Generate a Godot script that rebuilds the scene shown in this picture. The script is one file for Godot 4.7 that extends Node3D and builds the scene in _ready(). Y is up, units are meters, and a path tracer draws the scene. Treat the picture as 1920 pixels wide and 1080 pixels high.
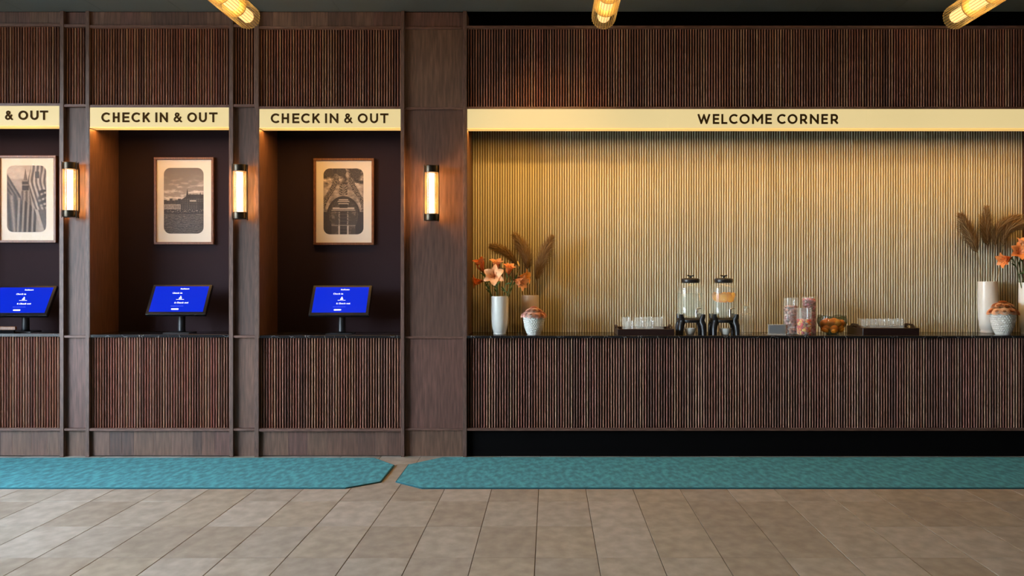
extends Node3D

# ---- camera geometry of the place: front plane of the wall is z = 0, floor is y = 0
const F := 1853.0      # focal length in pixels of the 1920 x 1080 frame
const CX := 1030.0     # where the view axis meets the frame
const CY := 520.0
const EYE := 1.35
const CAMZ := 7.423
const CEIL := 3.353

var rng := RandomNumberGenerator.new()
var used := {}
var M := {}


func _ready() -> void:
	rng.seed = 7
	# ------------------------------------------------ camera, sky, exposure
	var cam := Camera3D.new()
	cam.name = "camera"
	cam.position = Vector3(0, EYE, CAMZ)
	cam.projection = Camera3D.PROJECTION_FRUSTUM
	cam.near = 0.05
	cam.far = 100.0
	cam.size = 1080.0 / F * cam.near
	cam.frustum_offset = Vector2((960.0 - CX) / F, (CY - 540.0) / F) * cam.near
	add_child(cam)
	cam.current = true
	var sky_mat := ProceduralSkyMaterial.new()
	sky_mat.sky_top_color = Color(0.80, 0.90, 1.0)
	sky_mat.sky_horizon_color = Color(0.90, 0.96, 1.0)
	sky_mat.ground_horizon_color = Color(0.50, 0.54, 0.55)
	sky_mat.ground_bottom_color = Color(0.38, 0.40, 0.40)
	sky_mat.sky_energy_multiplier = 1.0
	var sky := Sky.new()
	sky.sky_material = sky_mat
	var env := Environment.new()
	env.background_mode = Environment.BG_SKY
	env.sky = sky
	env.background_energy_multiplier = SKY_ENERGY
	env.tonemap_mode = Environment.TONE_MAPPER_LINEAR
	env.tonemap_exposure = 1.0
	env.sdfgi_enabled = true
	env.ssao_enabled = true
	env.ssil_enabled = true
	var we := WorldEnvironment.new()
	we.name = "world_environment"
	we.environment = env
	add_child(we)
	make_materials()
	# ------------------------------------------------ the place
	build_room()
	build_floor()
	build_ceiling()
	build_panelling()
	build_counters()
	build_signs()
	build_downlights()
	build_pendants()
	build_sconces()
	build_runners()
	build_pictures()
	build_monitors()
	build_vases()
	build_pampas()
	build_lilies()
	build_carnations()
	build_drinks()
	build_snacks()


# light levels
const SKY_ENERGY := 42.0
const SIGN_GLOW := 0.8
const SIGN_DOWN := 0.7
const PENDANT := 0.08
const SCONCE := 0.17
const WASH := 2.0
const DOWN := 0.9


# ---------------------------------------------------------------- mesh maker
class Maker:
	var v := PackedVector3Array()
	var n := PackedVector3Array()
	var uv := PackedVector2Array()
	var ix := PackedInt32Array()

	func vert(p: Vector3, nn: Vector3, t := Vector2.ZERO) -> int:
		v.push_back(p)
		n.push_back(nn)
		uv.push_back(t)
		return v.size() - 1

	func tri(a: int, b: int, c: int) -> void:
		var g := (v[b] - v[a]).cross(v[c] - v[a])
		if g.dot(n[a] + n[b] + n[c]) > 0.0:
			ix.append_array([a, c, b])
		else:
			ix.append_array([a, b, c])

	func quad(a: int, b: int, c: int, d: int) -> void:
		tri(a, b, c)
		tri(a, c, d)

	func flat(ps: Array, nn: Vector3) -> void:
		var first := v.size()
		for p in ps:
			vert(p, nn)
		for k in range(1, ps.size() - 1):
			tri(first, first + k, first + k + 1)

	func box(c: Vector3, s: Vector3, b := 0.0) -> void:
		var h := s / 2.0
		b = minf(b, minf(h.x, minf(h.y, h.z)) * 0.49)
		for ax in 3:
			var u := (ax + 1) % 3
			var w := (ax + 2) % 3
			for sg in [-1.0, 1.0]:
				var ps := []
				for q in [[-1, -1], [1, -1], [1, 1], [-1, 1]]:
					var p := Vector3.ZERO
					p[ax] = sg * h[ax]
					p[u] = q[0] * (h[u] - b)
					p[w] = q[1] * (h[w] - b)
					ps.append(c + p)
				var nn := Vector3.ZERO
				nn[ax] = sg
				flat(ps, nn)
			if b > 0.0:
				for su in [-1.0, 1.0]:
					for sw in [-1.0, 1.0]:
						var ps2 := []
						for q in [[-1.0, 0], [1.0, 0], [1.0, 1], [-1.0, 1]]:
							var p := Vector3.ZERO
							p[ax] = q[0] * (h[ax] - b)
							p[u] = su * (h[u] - (b if q[1] == 0 else 0.0))
							p[w] = sw * (h[w] - (0.0 if q[1] == 0 else b))
							ps2.append(c + p)
						var nn := Vector3.ZERO
						nn[u] = su
						nn[w] = sw
						flat(ps2, nn.normalized())
		if b > 0.0:
			for sx in [-1.0, 1.0]:
				for sy in [-1.0, 1.0]:
					for sz in [-1.0, 1.0]:
						flat([c + Vector3(sx * h.x, sy * (h.y - b), sz * (h.z - b)), c + Vector3(sx * (h.x - b), sy * h.y, sz * (h.z - b)), c + Vector3(sx * (h.x - b), sy * (h.y - b), sz * h.z)], Vector3(sx, sy, sz).normalized())

	# box by its corners
	func block(a: Vector3, b: Vector3, bevel := 0.0) -> void:
		box((a + b) / 2.0, (b - a).abs(), bevel)

	# profile of (radius, height) turned round the y axis at c; wobble(angle, height) scales the radius
	func lathe(prof: Array, seg := 32, c := Vector3.ZERO, wobble := {}, axis_basis := Basis()) -> void:
		var rows := prof.size()
		var first := v.size()
		for i in rows:
			var p: Vector2 = prof[i]
			var a: Vector2 = prof[maxi(i - 1, 0)]
			var b: Vector2 = prof[mini(i + 1, rows - 1)]
			var d := (b - a).normalized()
			for k in seg + 1:
				var t := TAU * k / seg
				var r := p.x
				var y := p.y
				if not wobble.is_empty():
					var q := Maker.ripple(wobble, t, p)
					r = q.x
					y = q.y
				vert(c + axis_basis * Vector3(r * cos(t), y, r * sin(t)), axis_basis * Vector3(d.y * cos(t), -d.x, d.y * sin(t)), Vector2(float(k) / seg, float(i) / maxi(rows - 1, 1)))
		for i in rows - 1:
			for k in seg:
				quad(first + i * (seg + 1) + k, first + i * (seg + 1) + k + 1, first + (i + 1) * (seg + 1) + k + 1, first + (i + 1) * (seg + 1) + k)
		if not wobble.is_empty():
			smooth_from(first, rows, seg)

	# radius and height of a lathe point at angle a
	static func ripple(w: Dictionary, a: float, p: Vector2) -> Vector2:
		if w.kind == "flute":
			return Vector2(p.x + w.depth * (absf(sin(a * w.count / 2.0)) - 0.5), p.y)
		if w.kind == "dimples":
			var row: float = p.y / w.h * 12.0
			var col := a / TAU * 28.0 + (0.5 if int(floor(row)) % 2 == 1 else 0.0)
			var dd := Vector2(fposmod(col, 1.0) - 0.5, fposmod(row, 1.0) - 0.5).length()
			var edge: float = smoothstep(0.02, 0.1, p.y / w.h) * (1.0 - smoothstep(0.93, 0.98, p.y / w.h))
			return Vector2(p.x - 0.0058 * edge * (1.0 - smoothstep(0.1, 0.5, dd)), p.y)
		var t := p.y / 0.148
		var four := cos(4.0 * (a - PI / 4.0))
		var rib := 0.0016 * sin(a * 44.0) * smoothstep(0.1, 0.3, t)
		return Vector2(p.x * (1.0 + 0.07 * four * t * t) + rib, p.y + 0.013 * (four - 1.0) * 0.5 * t * t)

	# normals of a displaced lathe, from its grid
	func smooth_from(first: int, rows: int, seg: int) -> void:
		for i in rows:
			for k in seg + 1:
				var at := first + i * (seg + 1) + k
				var kl := (k - 1 + seg) % seg
				var kr := (k + 1) % seg
				var du := v[first + i * (seg + 1) + kr] - v[first + i * (seg + 1) + kl]
				var dv := v[first + mini(i + 1, rows - 1) * (seg + 1) + k] - v[first + maxi(i - 1, 0) * (seg + 1) + k]
				var nn := du.cross(dv)
				if nn.length() > 1e-12:
					nn = nn.normalized()
					n[at] = nn if nn.dot(n[at]) >= 0.0 else -nn

	func tube(pts: Array, radii: Array, seg := 8, caps := true) -> void:
		var first := v.size()
		var m := pts.size()
		var side := Vector3.ZERO
		for i in m:
			var d: Vector3 = (pts[mini(i + 1, m - 1)] - pts[maxi(i - 1, 0)]).normalized()
			if side == Vector3.ZERO:
				side = d.cross(Vector3.UP if absf(d.y) < 0.9 else Vector3.RIGHT).normalized()
			side = (side - d * side.dot(d)).normalized()
			var up := side.cross(d)
			for k in seg + 1:
				var t := TAU * k / seg
				var o := side * cos(t) + up * sin(t)
				vert(pts[i] + o * radii[i if radii.size() > 1 else 0], o, Vector2(float(k) / seg, float(i) / (m - 1)))
		for i in m - 1:
			for k in seg:
				quad(first + i * (seg + 1) + k, first + i * (seg + 1) + k + 1, first + (i + 1) * (seg + 1) + k + 1, first + (i + 1) * (seg + 1) + k)
		if caps:
			for e in [0, m - 1]:
				var d: Vector3 = (pts[0] - pts[1]).normalized() if e == 0 else (pts[m - 1] - pts[m - 2]).normalized()
				var ring := []
				for k in seg:
					ring.append(v[first + e * (seg + 1) + k])
				flat(ring, d)

	# polygon in x, y (convex or split by Geometry2D) pushed from z0 to z1
	func prism(poly: PackedVector2Array, z0: float, z1: float, xf := Transform3D()) -> void:
		var tr := Geometry2D.triangulate_polygon(poly)
		for z in [z0, z1]:
			var nn := xf.basis * Vector3(0, 0, 1.0 if z == maxf(z0, z1) else -1.0)
			var first := v.size()
			for p in poly:
				vert(xf * Vector3(p.x, p.y, z), nn)
			for k in range(0, tr.size(), 3):
				tri(first + tr[k], first + tr[k + 1], first + tr[k + 2])
		var area := 0.0
		for k in poly.size():
			area += poly[k].cross(poly[(k + 1) % poly.size()])
		for k in poly.size():
			var a := poly[k]
			var b := poly[(k + 1) % poly.size()]
			var d := (b - a).normalized()
			var o := Vector3(d.y, -d.x, 0) * signf(area)
			flat([xf * Vector3(a.x, a.y, z0), xf * Vector3(b.x, b.y, z0), xf * Vector3(b.x, b.y, z1), xf * Vector3(a.x, a.y, z1)], xf.basis * o)

	func done(mesh: ArrayMesh = null, mat: Material = null) -> ArrayMesh:
		if mesh == null:
			mesh = ArrayMesh.new()
		var a := []
		a.resize(Mesh.ARRAY_MAX)
		a[Mesh.ARRAY_VERTEX] = v
		a[Mesh.ARRAY_NORMAL] = n
		a[Mesh.ARRAY_TEX_UV] = uv
		a[Mesh.ARRAY_INDEX] = ix
		mesh.add_surface_from_arrays(Mesh.PRIMITIVE_TRIANGLES, a)
		if mat:
			mesh.surface_set_material(mesh.get_surface_count() - 1, mat)
		return mesh


# ---------------------------------------------------------------- helpers
func at(px: float, py: float, z := 0.0) -> Vector3:
	var d := (CAMZ - z) / F
	return Vector3((px - CX) * d, EYE + (CY - py) * d, z)


func numbered(called: String) -> String:
	var k: int = used.get(called, 0)
	used[called] = k + 1
	return called if k == 0 else "%s_%03d" % [called, k]


func tag(o: Node, label := "", category := "", group := "", kind := "") -> void:
	if label:
		o.set_meta("label", label)
	if category:
		o.set_meta("category", category)
	if group:
		o.set_meta("group", group)
	if kind:
		o.set_meta("kind", kind)


func thing(called: String, pos: Vector3, label := "", category := "", group := "") -> Node3D:
	var o := Node3D.new()
	o.name = numbered(called)
	add_child(o, true)
	o.position = pos
	tag(o, label, category, group)
	return o


func structure(called: String, label: String, category: String) -> Node3D:
	var o := thing(called, Vector3.ZERO, label, category)
	o.set_meta("kind", "structure")
	return o


func part(called: String, mesh: Mesh, mat: Material, parent: Node, pos := Vector3.ZERO, rot := Vector3.ZERO) -> MeshInstance3D:
	var o := MeshInstance3D.new()
	o.name = numbered(called) if parent == self else called
	o.mesh = mesh
	if mat:
		o.material_override = mat
	parent.add_child(o, true)
	o.position = pos
	o.rotation = rot
	return o


func whole(called: String, mesh: Mesh, mat: Material, pos: Vector3, label: String, category: String, group := "") -> MeshInstance3D:
	var o := part(called, mesh, mat, self, pos)
	tag(o, label, category, group)
	return o


func box_mesh(a: Vector3, b: Vector3, bevel := 0.0) -> ArrayMesh:
	var m := Maker.new()
	m.block(a, b, bevel)
	return m.done()


func block(called: String, a: Vector3, b: Vector3, mat: Material, parent: Node, bevel := 0.0) -> MeshInstance3D:
	var c := (a + b) / 2.0
	return part(called, box_mesh(a - c, b - c, bevel), mat, parent, c)


func lathe_mesh(prof: Array, seg := 32, wobble := {}) -> ArrayMesh:
	var m := Maker.new()
	m.lathe(prof, seg, Vector3.ZERO, wobble)
	return m.done()


func noise_tex(freq: float, lo: Color, hi: Color, oct := 4, sd := 1, size := 512, kind := FastNoiseLite.TYPE_SIMPLEX_SMOOTH, mid := 0.5) -> NoiseTexture2D:
	var nz := FastNoiseLite.new()
	nz.noise_type = kind
	nz.frequency = freq
	nz.seed = sd
	nz.fractal_octaves = oct
	var g := Gradient.new()
	g.set_color(0, lo)
	g.set_color(1, hi)
	if mid != 0.5:
		g.set_offset(0, maxf(0.0, mid - 0.25))
		g.set_offset(1, minf(1.0, mid + 0.25))
	var t := NoiseTexture2D.new()
	t.width = size
	t.height = size
	t.seamless = true
	t.noise = nz
	t.color_ramp = g
	return t


func mat(c: Color, rough := 0.6, metal := 0.0, tex: Texture2D = null, scale := Vector3.ONE) -> StandardMaterial3D:
	var m := StandardMaterial3D.new()
	m.albedo_color = c
	m.roughness = rough
	m.metallic = metal
	if tex:
		m.albedo_texture = tex
		m.uv1_triplanar = true
		m.uv1_world_triplanar = true
		m.uv1_scale = scale
	return m


func rgb(r: int, g: int, b: int, a := 1.0) -> Color:
	return Color(r / 255.0, g / 255.0, b / 255.0, a)


func glass(c: Color, rough := 0.03) -> StandardMaterial3D:
	var m := mat(c, rough)
	m.transparency = BaseMaterial3D.TRANSPARENCY_ALPHA
	m.metallic_specular = 0.4
	return m


func glow(c: Color, energy: float) -> StandardMaterial3D:
	var m := mat(c, 0.5)
	m.emission_enabled = true
	m.emission = c
	m.emission_energy_multiplier = energy
	return m


func make_materials() -> void:
	var grain := noise_tex(0.035, Color(0.66, 0.64, 0.63), Color(1, 1, 1), 4, 11)
	var gs := Vector3(2.3, 0.22, 2.3)
	var fine := noise_tex(0.05, Color(0.62, 0.60, 0.6), Color(1, 1, 1), 4, 12)
	var walnut := [rgb(120, 84, 66), rgb(108, 75, 60), rgb(127, 92, 74), rgb(116, 78, 65), rgb(100, 71, 58), rgb(122, 88, 68)]
	M.board = []
	for k in walnut.size():
		var w := mat(walnut[k], 0.5, 0.0, grain, gs)
		w.uv1_offset = Vector3(0.37 * k, 0.21 * k, 0.13 * k)
		M.board.append(w)
	M.wood = mat(rgb(116, 80, 62), 0.48, 0.0, grain, gs)
	M.trim = mat(rgb(116, 86, 72), 0.45, 0.0, fine, Vector3(3, 0.4, 3))
	M.rail = mat(rgb(126, 88, 72), 0.45, 0.0, fine, Vector3(0.4, 3, 3))
	var slats := [rgb(190, 134, 104), rgb(176, 114, 89), rgb(206, 156, 122), rgb(160, 107, 85), rgb(187, 119, 98), rgb(140, 91, 73), rgb(180, 118, 88), rgb(202, 145, 120)]
	M.slat = []
	for k in slats.size():
		var w := mat(slats[k], 0.5, 0.0, fine, Vector3(5, 0.35, 5))
		w.uv1_offset = Vector3(0.17 * k, 0.29 * k, 0.0)
		M.slat.append(w)
	M.slat_back = mat(rgb(20, 10, 8), 0.95)
	M.slat_back.metallic_specular = 0.1
	M.cream = []
	for c in [rgb(208, 203, 172), rgb(200, 195, 163), rgb(214, 209, 179)]:
		M.cream.append(mat(c, 0.55))
	M.cream_back = mat(rgb(112, 92, 54), 0.9)
	M.niche = mat(rgb(46, 34, 37), 0.75)
	M.niche.metallic_specular = 0.2
	M.black = mat(rgb(10, 8, 8), 0.8)
	M.black.metallic_specular = 0.15
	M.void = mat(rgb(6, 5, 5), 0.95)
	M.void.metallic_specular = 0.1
	M.bronze = mat(rgb(64, 56, 46), 0.32, 0.85)
	M.steel = mat(rgb(190, 188, 182), 0.25, 1.0)
	M.dark_metal = mat(rgb(30, 29, 31), 0.4, 0.2)
	M.plastic = mat(rgb(20, 20, 23), 0.22)
	M.tray = mat(rgb(48, 27, 24), 0.35, 0.0, fine, Vector3(0.8, 6, 6))
	M.ceramic = mat(rgb(226, 224, 214), 0.22)
	M.taupe = mat(rgb(196, 178, 156), 0.4)
	M.letter = mat(rgb(66, 44, 16), 0.8)
	M.letter.metallic_specular = 0.2
	M.frame = mat(rgb(142, 88, 48), 0.4, 0.0, fine, Vector3(4, 0.8, 4))
	M.mat_board = mat(rgb(226, 214, 196), 0.85)
	M.stem = mat(rgb(74, 100, 44), 0.5)
	M.straw = mat(rgb(150, 122, 74), 0.7)
	M.plume = mat(rgb(136, 106, 66), 0.85)
	M.plume.backlight_enabled = true
	M.plume.backlight = rgb(70, 54, 32)
	M.plume_tips = mat(rgb(176, 146, 98), 0.85)
	M.plume_core = mat(rgb(92, 70, 42), 0.9)
	# black marble with white veins
	var veins := noise_tex(0.006, Color(1, 1, 1), Color(1, 1, 1), 4, 21, 1024)
	var ramp := Gradient.new()
	ramp.offsets = PackedFloat32Array([0.0, 0.485, 0.5, 0.515, 1.0])
	ramp.colors = PackedColorArray([rgb(24, 23, 26), rgb(30, 30, 33), rgb(165, 160, 156), rgb(28, 28, 31), rgb(20, 19, 22)])
	veins.color_ramp = ramp
	M.marble = mat(Color.WHITE, 0.18, 0.0, veins, Vector3(0.8, 0.8, 0.8))
	# floor
	var cloudy := noise_tex(0.007, Color(0.80, 0.79, 0.77), Color(1, 1, 1), 6, 31, 1024)
	M.tile = []
	for c in [rgb(174, 166, 152), rgb(168, 160, 147), rgb(180, 172, 159), rgb(163, 153, 138), rgb(172, 162, 145)]:
		var w := mat(c, 0.42, 0.0, cloudy, Vector3(1.2, 1.2, 0.8))
		w.uv1_offset = Vector3(M.tile.size() * 0.31, M.tile.size() * 0.17, M.tile.size() * 0.23)
		M.tile.append(w)
	M.grout = mat(rgb(62, 55, 48), 0.9)
	M.ceiling = mat(rgb(90, 98, 96), 0.7, 0.0, noise_tex(0.01, Color(0.93, 0.93, 0.93), Color(1, 1, 1), 3, 33, 256), Vector3(0.5, 0.5, 0.5))
	M.plaster = mat(rgb(150, 138, 124), 0.85)
	M.brown_wall = mat(rgb(92, 74, 62), 0.7)
	# carpet
	M.carpet = mat(rgb(62, 152, 161), 0.95, 0.0, noise_tex(0.012, Color(0.46, 0.55, 0.58), Color(1, 1, 1), 8, 41, 1024, FastNoiseLite.TYPE_SIMPLEX_SMOOTH, 0.5), Vector3(1.5, 1.0, 0.6))
	M.carpet.rim_enabled = true
	M.carpet.rim = 0.3
	M.carpet.rim_tint = 0.7
	M.carpet_edge = mat(rgb(16, 74, 82), 0.9)
	M.clear = glass(Color(1, 1, 1, 0.05), 0.02)
	M.pane = glass(Color(1, 1, 1, 0.03), 0.02)
	M.picture_pane = glass(Color(1, 1, 1, 0.02), 0.02)
	M.picture_pane.metallic_specular = 0.06
	M.sign = glow(rgb(240, 216, 156), SIGN_GLOW)
	M.sign.albedo_color = rgb(120, 106, 72)
	M.sign_lip = glow(rgb(242, 200, 118), SIGN_GLOW)


# ---------------------------------------------------------------- the room
func build_room() -> void:
	# glazed left wall and rear wall, off the left of the picture and behind the camera
	var wl := structure("wall_left", "brown side wall with a row of low wide windows", "wall")
	window_row(wl, 0, -6.0, 1.6, 5.6, -0.9, 9.4, M.brown_wall)
	var wf := structure("wall_rear", "brown wall behind the camera", "wall")
	block("wall_panel", Vector3(-6.25, 0, 9.2), Vector3(6.2, CEIL, 9.4), M.brown_wall, wf)
	var wr := structure("wall_right", "brown side wall", "wall")
	block("wall_panel", Vector3(6.0, 0, -0.9), Vector3(6.2, CEIL, 9.4), M.brown_wall, wr)


# a wall along z (side 0) or x (side 1) at place p, solid from s0 to s1, glazed from a0 to a1
func window_row(wall: Node3D, side: int, p: float, a0: float, a1: float, s0: float, s1: float, m_wall: Material) -> void:
	var y0 := 0.6
	var y1 := 3.15 if side == 0 else 2.2
	var out := -0.25 if side == 0 else 0.25
	for q in [[s0, a0, 0.0, CEIL], [a1, s1, 0.0, CEIL], [a0, a1, 0.0, y0], [a0, a1, y1, CEIL]]:
		block("wall_panel", along(side, p, q[0], q[2], 0.0), along(side, p, q[1], q[3], out), m_wall, wall)
	var n := 5 if side == 0 else 2
	for k in n:
		var a := lerpf(a0, a1, float(k) / n)
		var b := lerpf(a0, a1, float(k + 1) / n)
		var w := structure("window_%d" % (side * 5 + k + 1), "wide clear window with a dark metal frame", "window")
		var d0 := out * 0.36
		var d1 := out * 0.6
		for q in [[a, a + 0.05, y0, y1], [b - 0.05, b, y0, y1], [a, b, y0, y0 + 0.05], [a, b, y1 - 0.05, y1]]:
			block("window_frame", along(side, p, q[0], q[2], d0), along(side, p, q[1], q[3], d1), M.dark_metal, w, 0.004)
		block("pane", along(side, p, a + 0.05, y0 + 0.05, out * 0.46), along(side, p, b - 0.05, y1 - 0.05, out * 0.48), M.pane, w)


func along(side: int, p: float, s: float, y: float, d: float) -> Vector3:
	return Vector3(p + d, y, s) if side == 0 else Vector3(s, y, p + d)


func build_floor() -> void:
	var f := structure("floor", "beige rectangular stone-look floor tiles with thin dark joints", "floor")
	block("grout_bed", Vector3(-6.25, -0.2, -0.9), Vector3(6.2, -0.004, 9.4), M.grout, f)
	var joint := 0.0034
	var xa := -5.0675
	var first_x := 0
	var meshes := []
	for k in 3:
		var m := Maker.new()
		m.block(Vector3(-0.15 + joint / 2, -0.012, -0.3 + joint / 2), Vector3(0.15 - joint / 2, 0, 0.3 - joint / 2), 0.0012)
		meshes.append(m.done())
	var rest := Maker.new()
	# rows of 0.6 m with a joint at z = 1.467; columns of 0.3 m with a joint at x = -0.0675
	for r in range(-3, 13):
		var zc := 1.467 - 0.3 + r * 0.6
		for c in range(-20, 21):
			var xc := -0.0675 + 0.15 + c * 0.3
			var seen := r >= -2 and r <= 3 and xc > -4.5 and xc < 4.3
			var lift := rng.randf_range(-0.0004, 0.0004)
			var pick := rng.randi_range(0, 4)
			if zc < -0.9:
				continue
			if seen:
				part("tile", meshes[0], M.tile[pick], f, Vector3(xc, lift, zc))
			elif absf(xc) < 5.9 and zc < 9.0:
				rest.block(Vector3(xc - 0.15 + joint / 2, -0.012, zc - 0.3 + joint / 2), Vector3(xc + 0.15 - joint / 2, lift, zc + 0.3 - joint / 2))
	var o := part("tiles", rest.done(), M.tile[0], f)
	o.set_meta("kind", "stuff")


func build_ceiling() -> void:
	var c := structure("ceiling", "dark grey-green ceiling of square panels with thin seams", "ceiling")
	block("ceiling_slab", Vector3(-6.25, CEIL + 0.02, -0.9), Vector3(6.2, CEIL + 0.25, 9.4), M.void, c)
	var g := 0.004
	var m := Maker.new()
	m.block(Vector3(-0.3 + g / 2, 0, -0.3 + g / 2), Vector3(0.3 - g / 2, 0.018, 0.3 - g / 2), 0.002)
	var mesh := m.done()
	var rest := Maker.new()
	var x0 := at(637, 19).x
	for r in 15:
		var zc := 0.268 + r * 0.6
		for k in range(-8, 13):
			var xc := x0 + 0.3 + k * 0.595
			if absf(xc) > 5.8 or zc > 8.9:
				continue
			if r < 2 and xc > -4.6 and xc < 4.4:
				part("ceiling_panel", mesh, M.ceiling, c, Vector3(xc, CEIL, zc))
			else:
				rest.block(Vector3(xc - 0.298, CEIL, zc - 0.298), Vector3(xc + 0.298, CEIL + 0.018, zc + 0.298))
	part("ceiling_panels", rest.done(), M.ceiling, c).set_meta("kind", "stuff")


# ---------------------------------------------------------------- panelled wall
# one half-round batten, base at y = 0
func slat_mesh(h: float, w: float, d: float) -> ArrayMesh:
	var m := Maker.new()
	var k := 7
	for i in k:
		var t := PI * i / (k - 1)
		var p := Vector3(-cos(t) * w / 2, 0, sin(t) * d)
		var nn := Vector3(-cos(t) / w * 2, 0, sin(t) / d).normalized()
		m.vert(p, nn)
		m.vert(p + Vector3(0, h, 0), nn)
	for i in k - 1:
		m.quad(i * 2, i * 2 + 1, i * 2 + 3, i * 2 + 2)
	return m.done()


func add_slats(parent: Node, x0: float, x1: float, y0: float, y1: float, z: float, mats: Array, w := 0.0112, d := 0.013) -> void:
	var n := maxi(1, roundi((x1 - x0) / 0.02))
	var pitch := (x1 - x0) / n
	var mesh := slat_mesh(y1 - y0, w, d)
	for k in n:
		part("slat", mesh, mats[rng.randi_range(0, mats.size() - 1)], parent, Vector3(x0 + (k + 0.5) * pitch, y0, z))


# boards of uneven width side by side
func add_boards(parent: Node, x0: float, x1: float, y0: float, y1: float, z: float, thick := 0.018) -> void:
	var x := x0
	while x < x1 - 0.001:
		var w := rng.randf_range(0.06, 0.15)
		if x1 - x - w < 0.06:
			w = x1 - x
		block("board", Vector3(x + 0.0003, y0, z - thick), Vector3(x + w - 0.0003, y1, z), M.board[rng.randi_range(0, 5)], parent, 0.0006)
		x += w


# pixel columns of the bays and rows of their rails: crown rail, slat foot rail, sign, worktop, foot rail
const BAYS := [
	{"x": [-153, 112], "crown": [43.5, 48.5], "rail": [193, 198], "sign": [198, 237], "top": [625.5, 631.5], "foot": [803, 808]},
	{"x": [167, 430], "crown": [46.5, 51.5], "rail": [196, 201], "sign": [201, 239.5], "top": [627.5, 633], "foot": [803.5, 808.5]},
	{"x": [485, 752], "crown": [48.5, 53.5], "rail": [199, 204], "sign": [204, 240.5], "top": [629, 634], "foot": [804, 809]},
]
const PILLARS := [[-208, -201, -160, -153], [112, 119, 160, 167], [430, 437, 477, 485], [752, 758, 868, 875]]
const WELCOME := {"x": [875, 1978], "crown": [47.5, 52.5], "rail": [199.5, 204], "sign": [204, 241.5], "top": [629.5, 634], "foot": [803.5, 808]}
const BACK := -0.5


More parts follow.
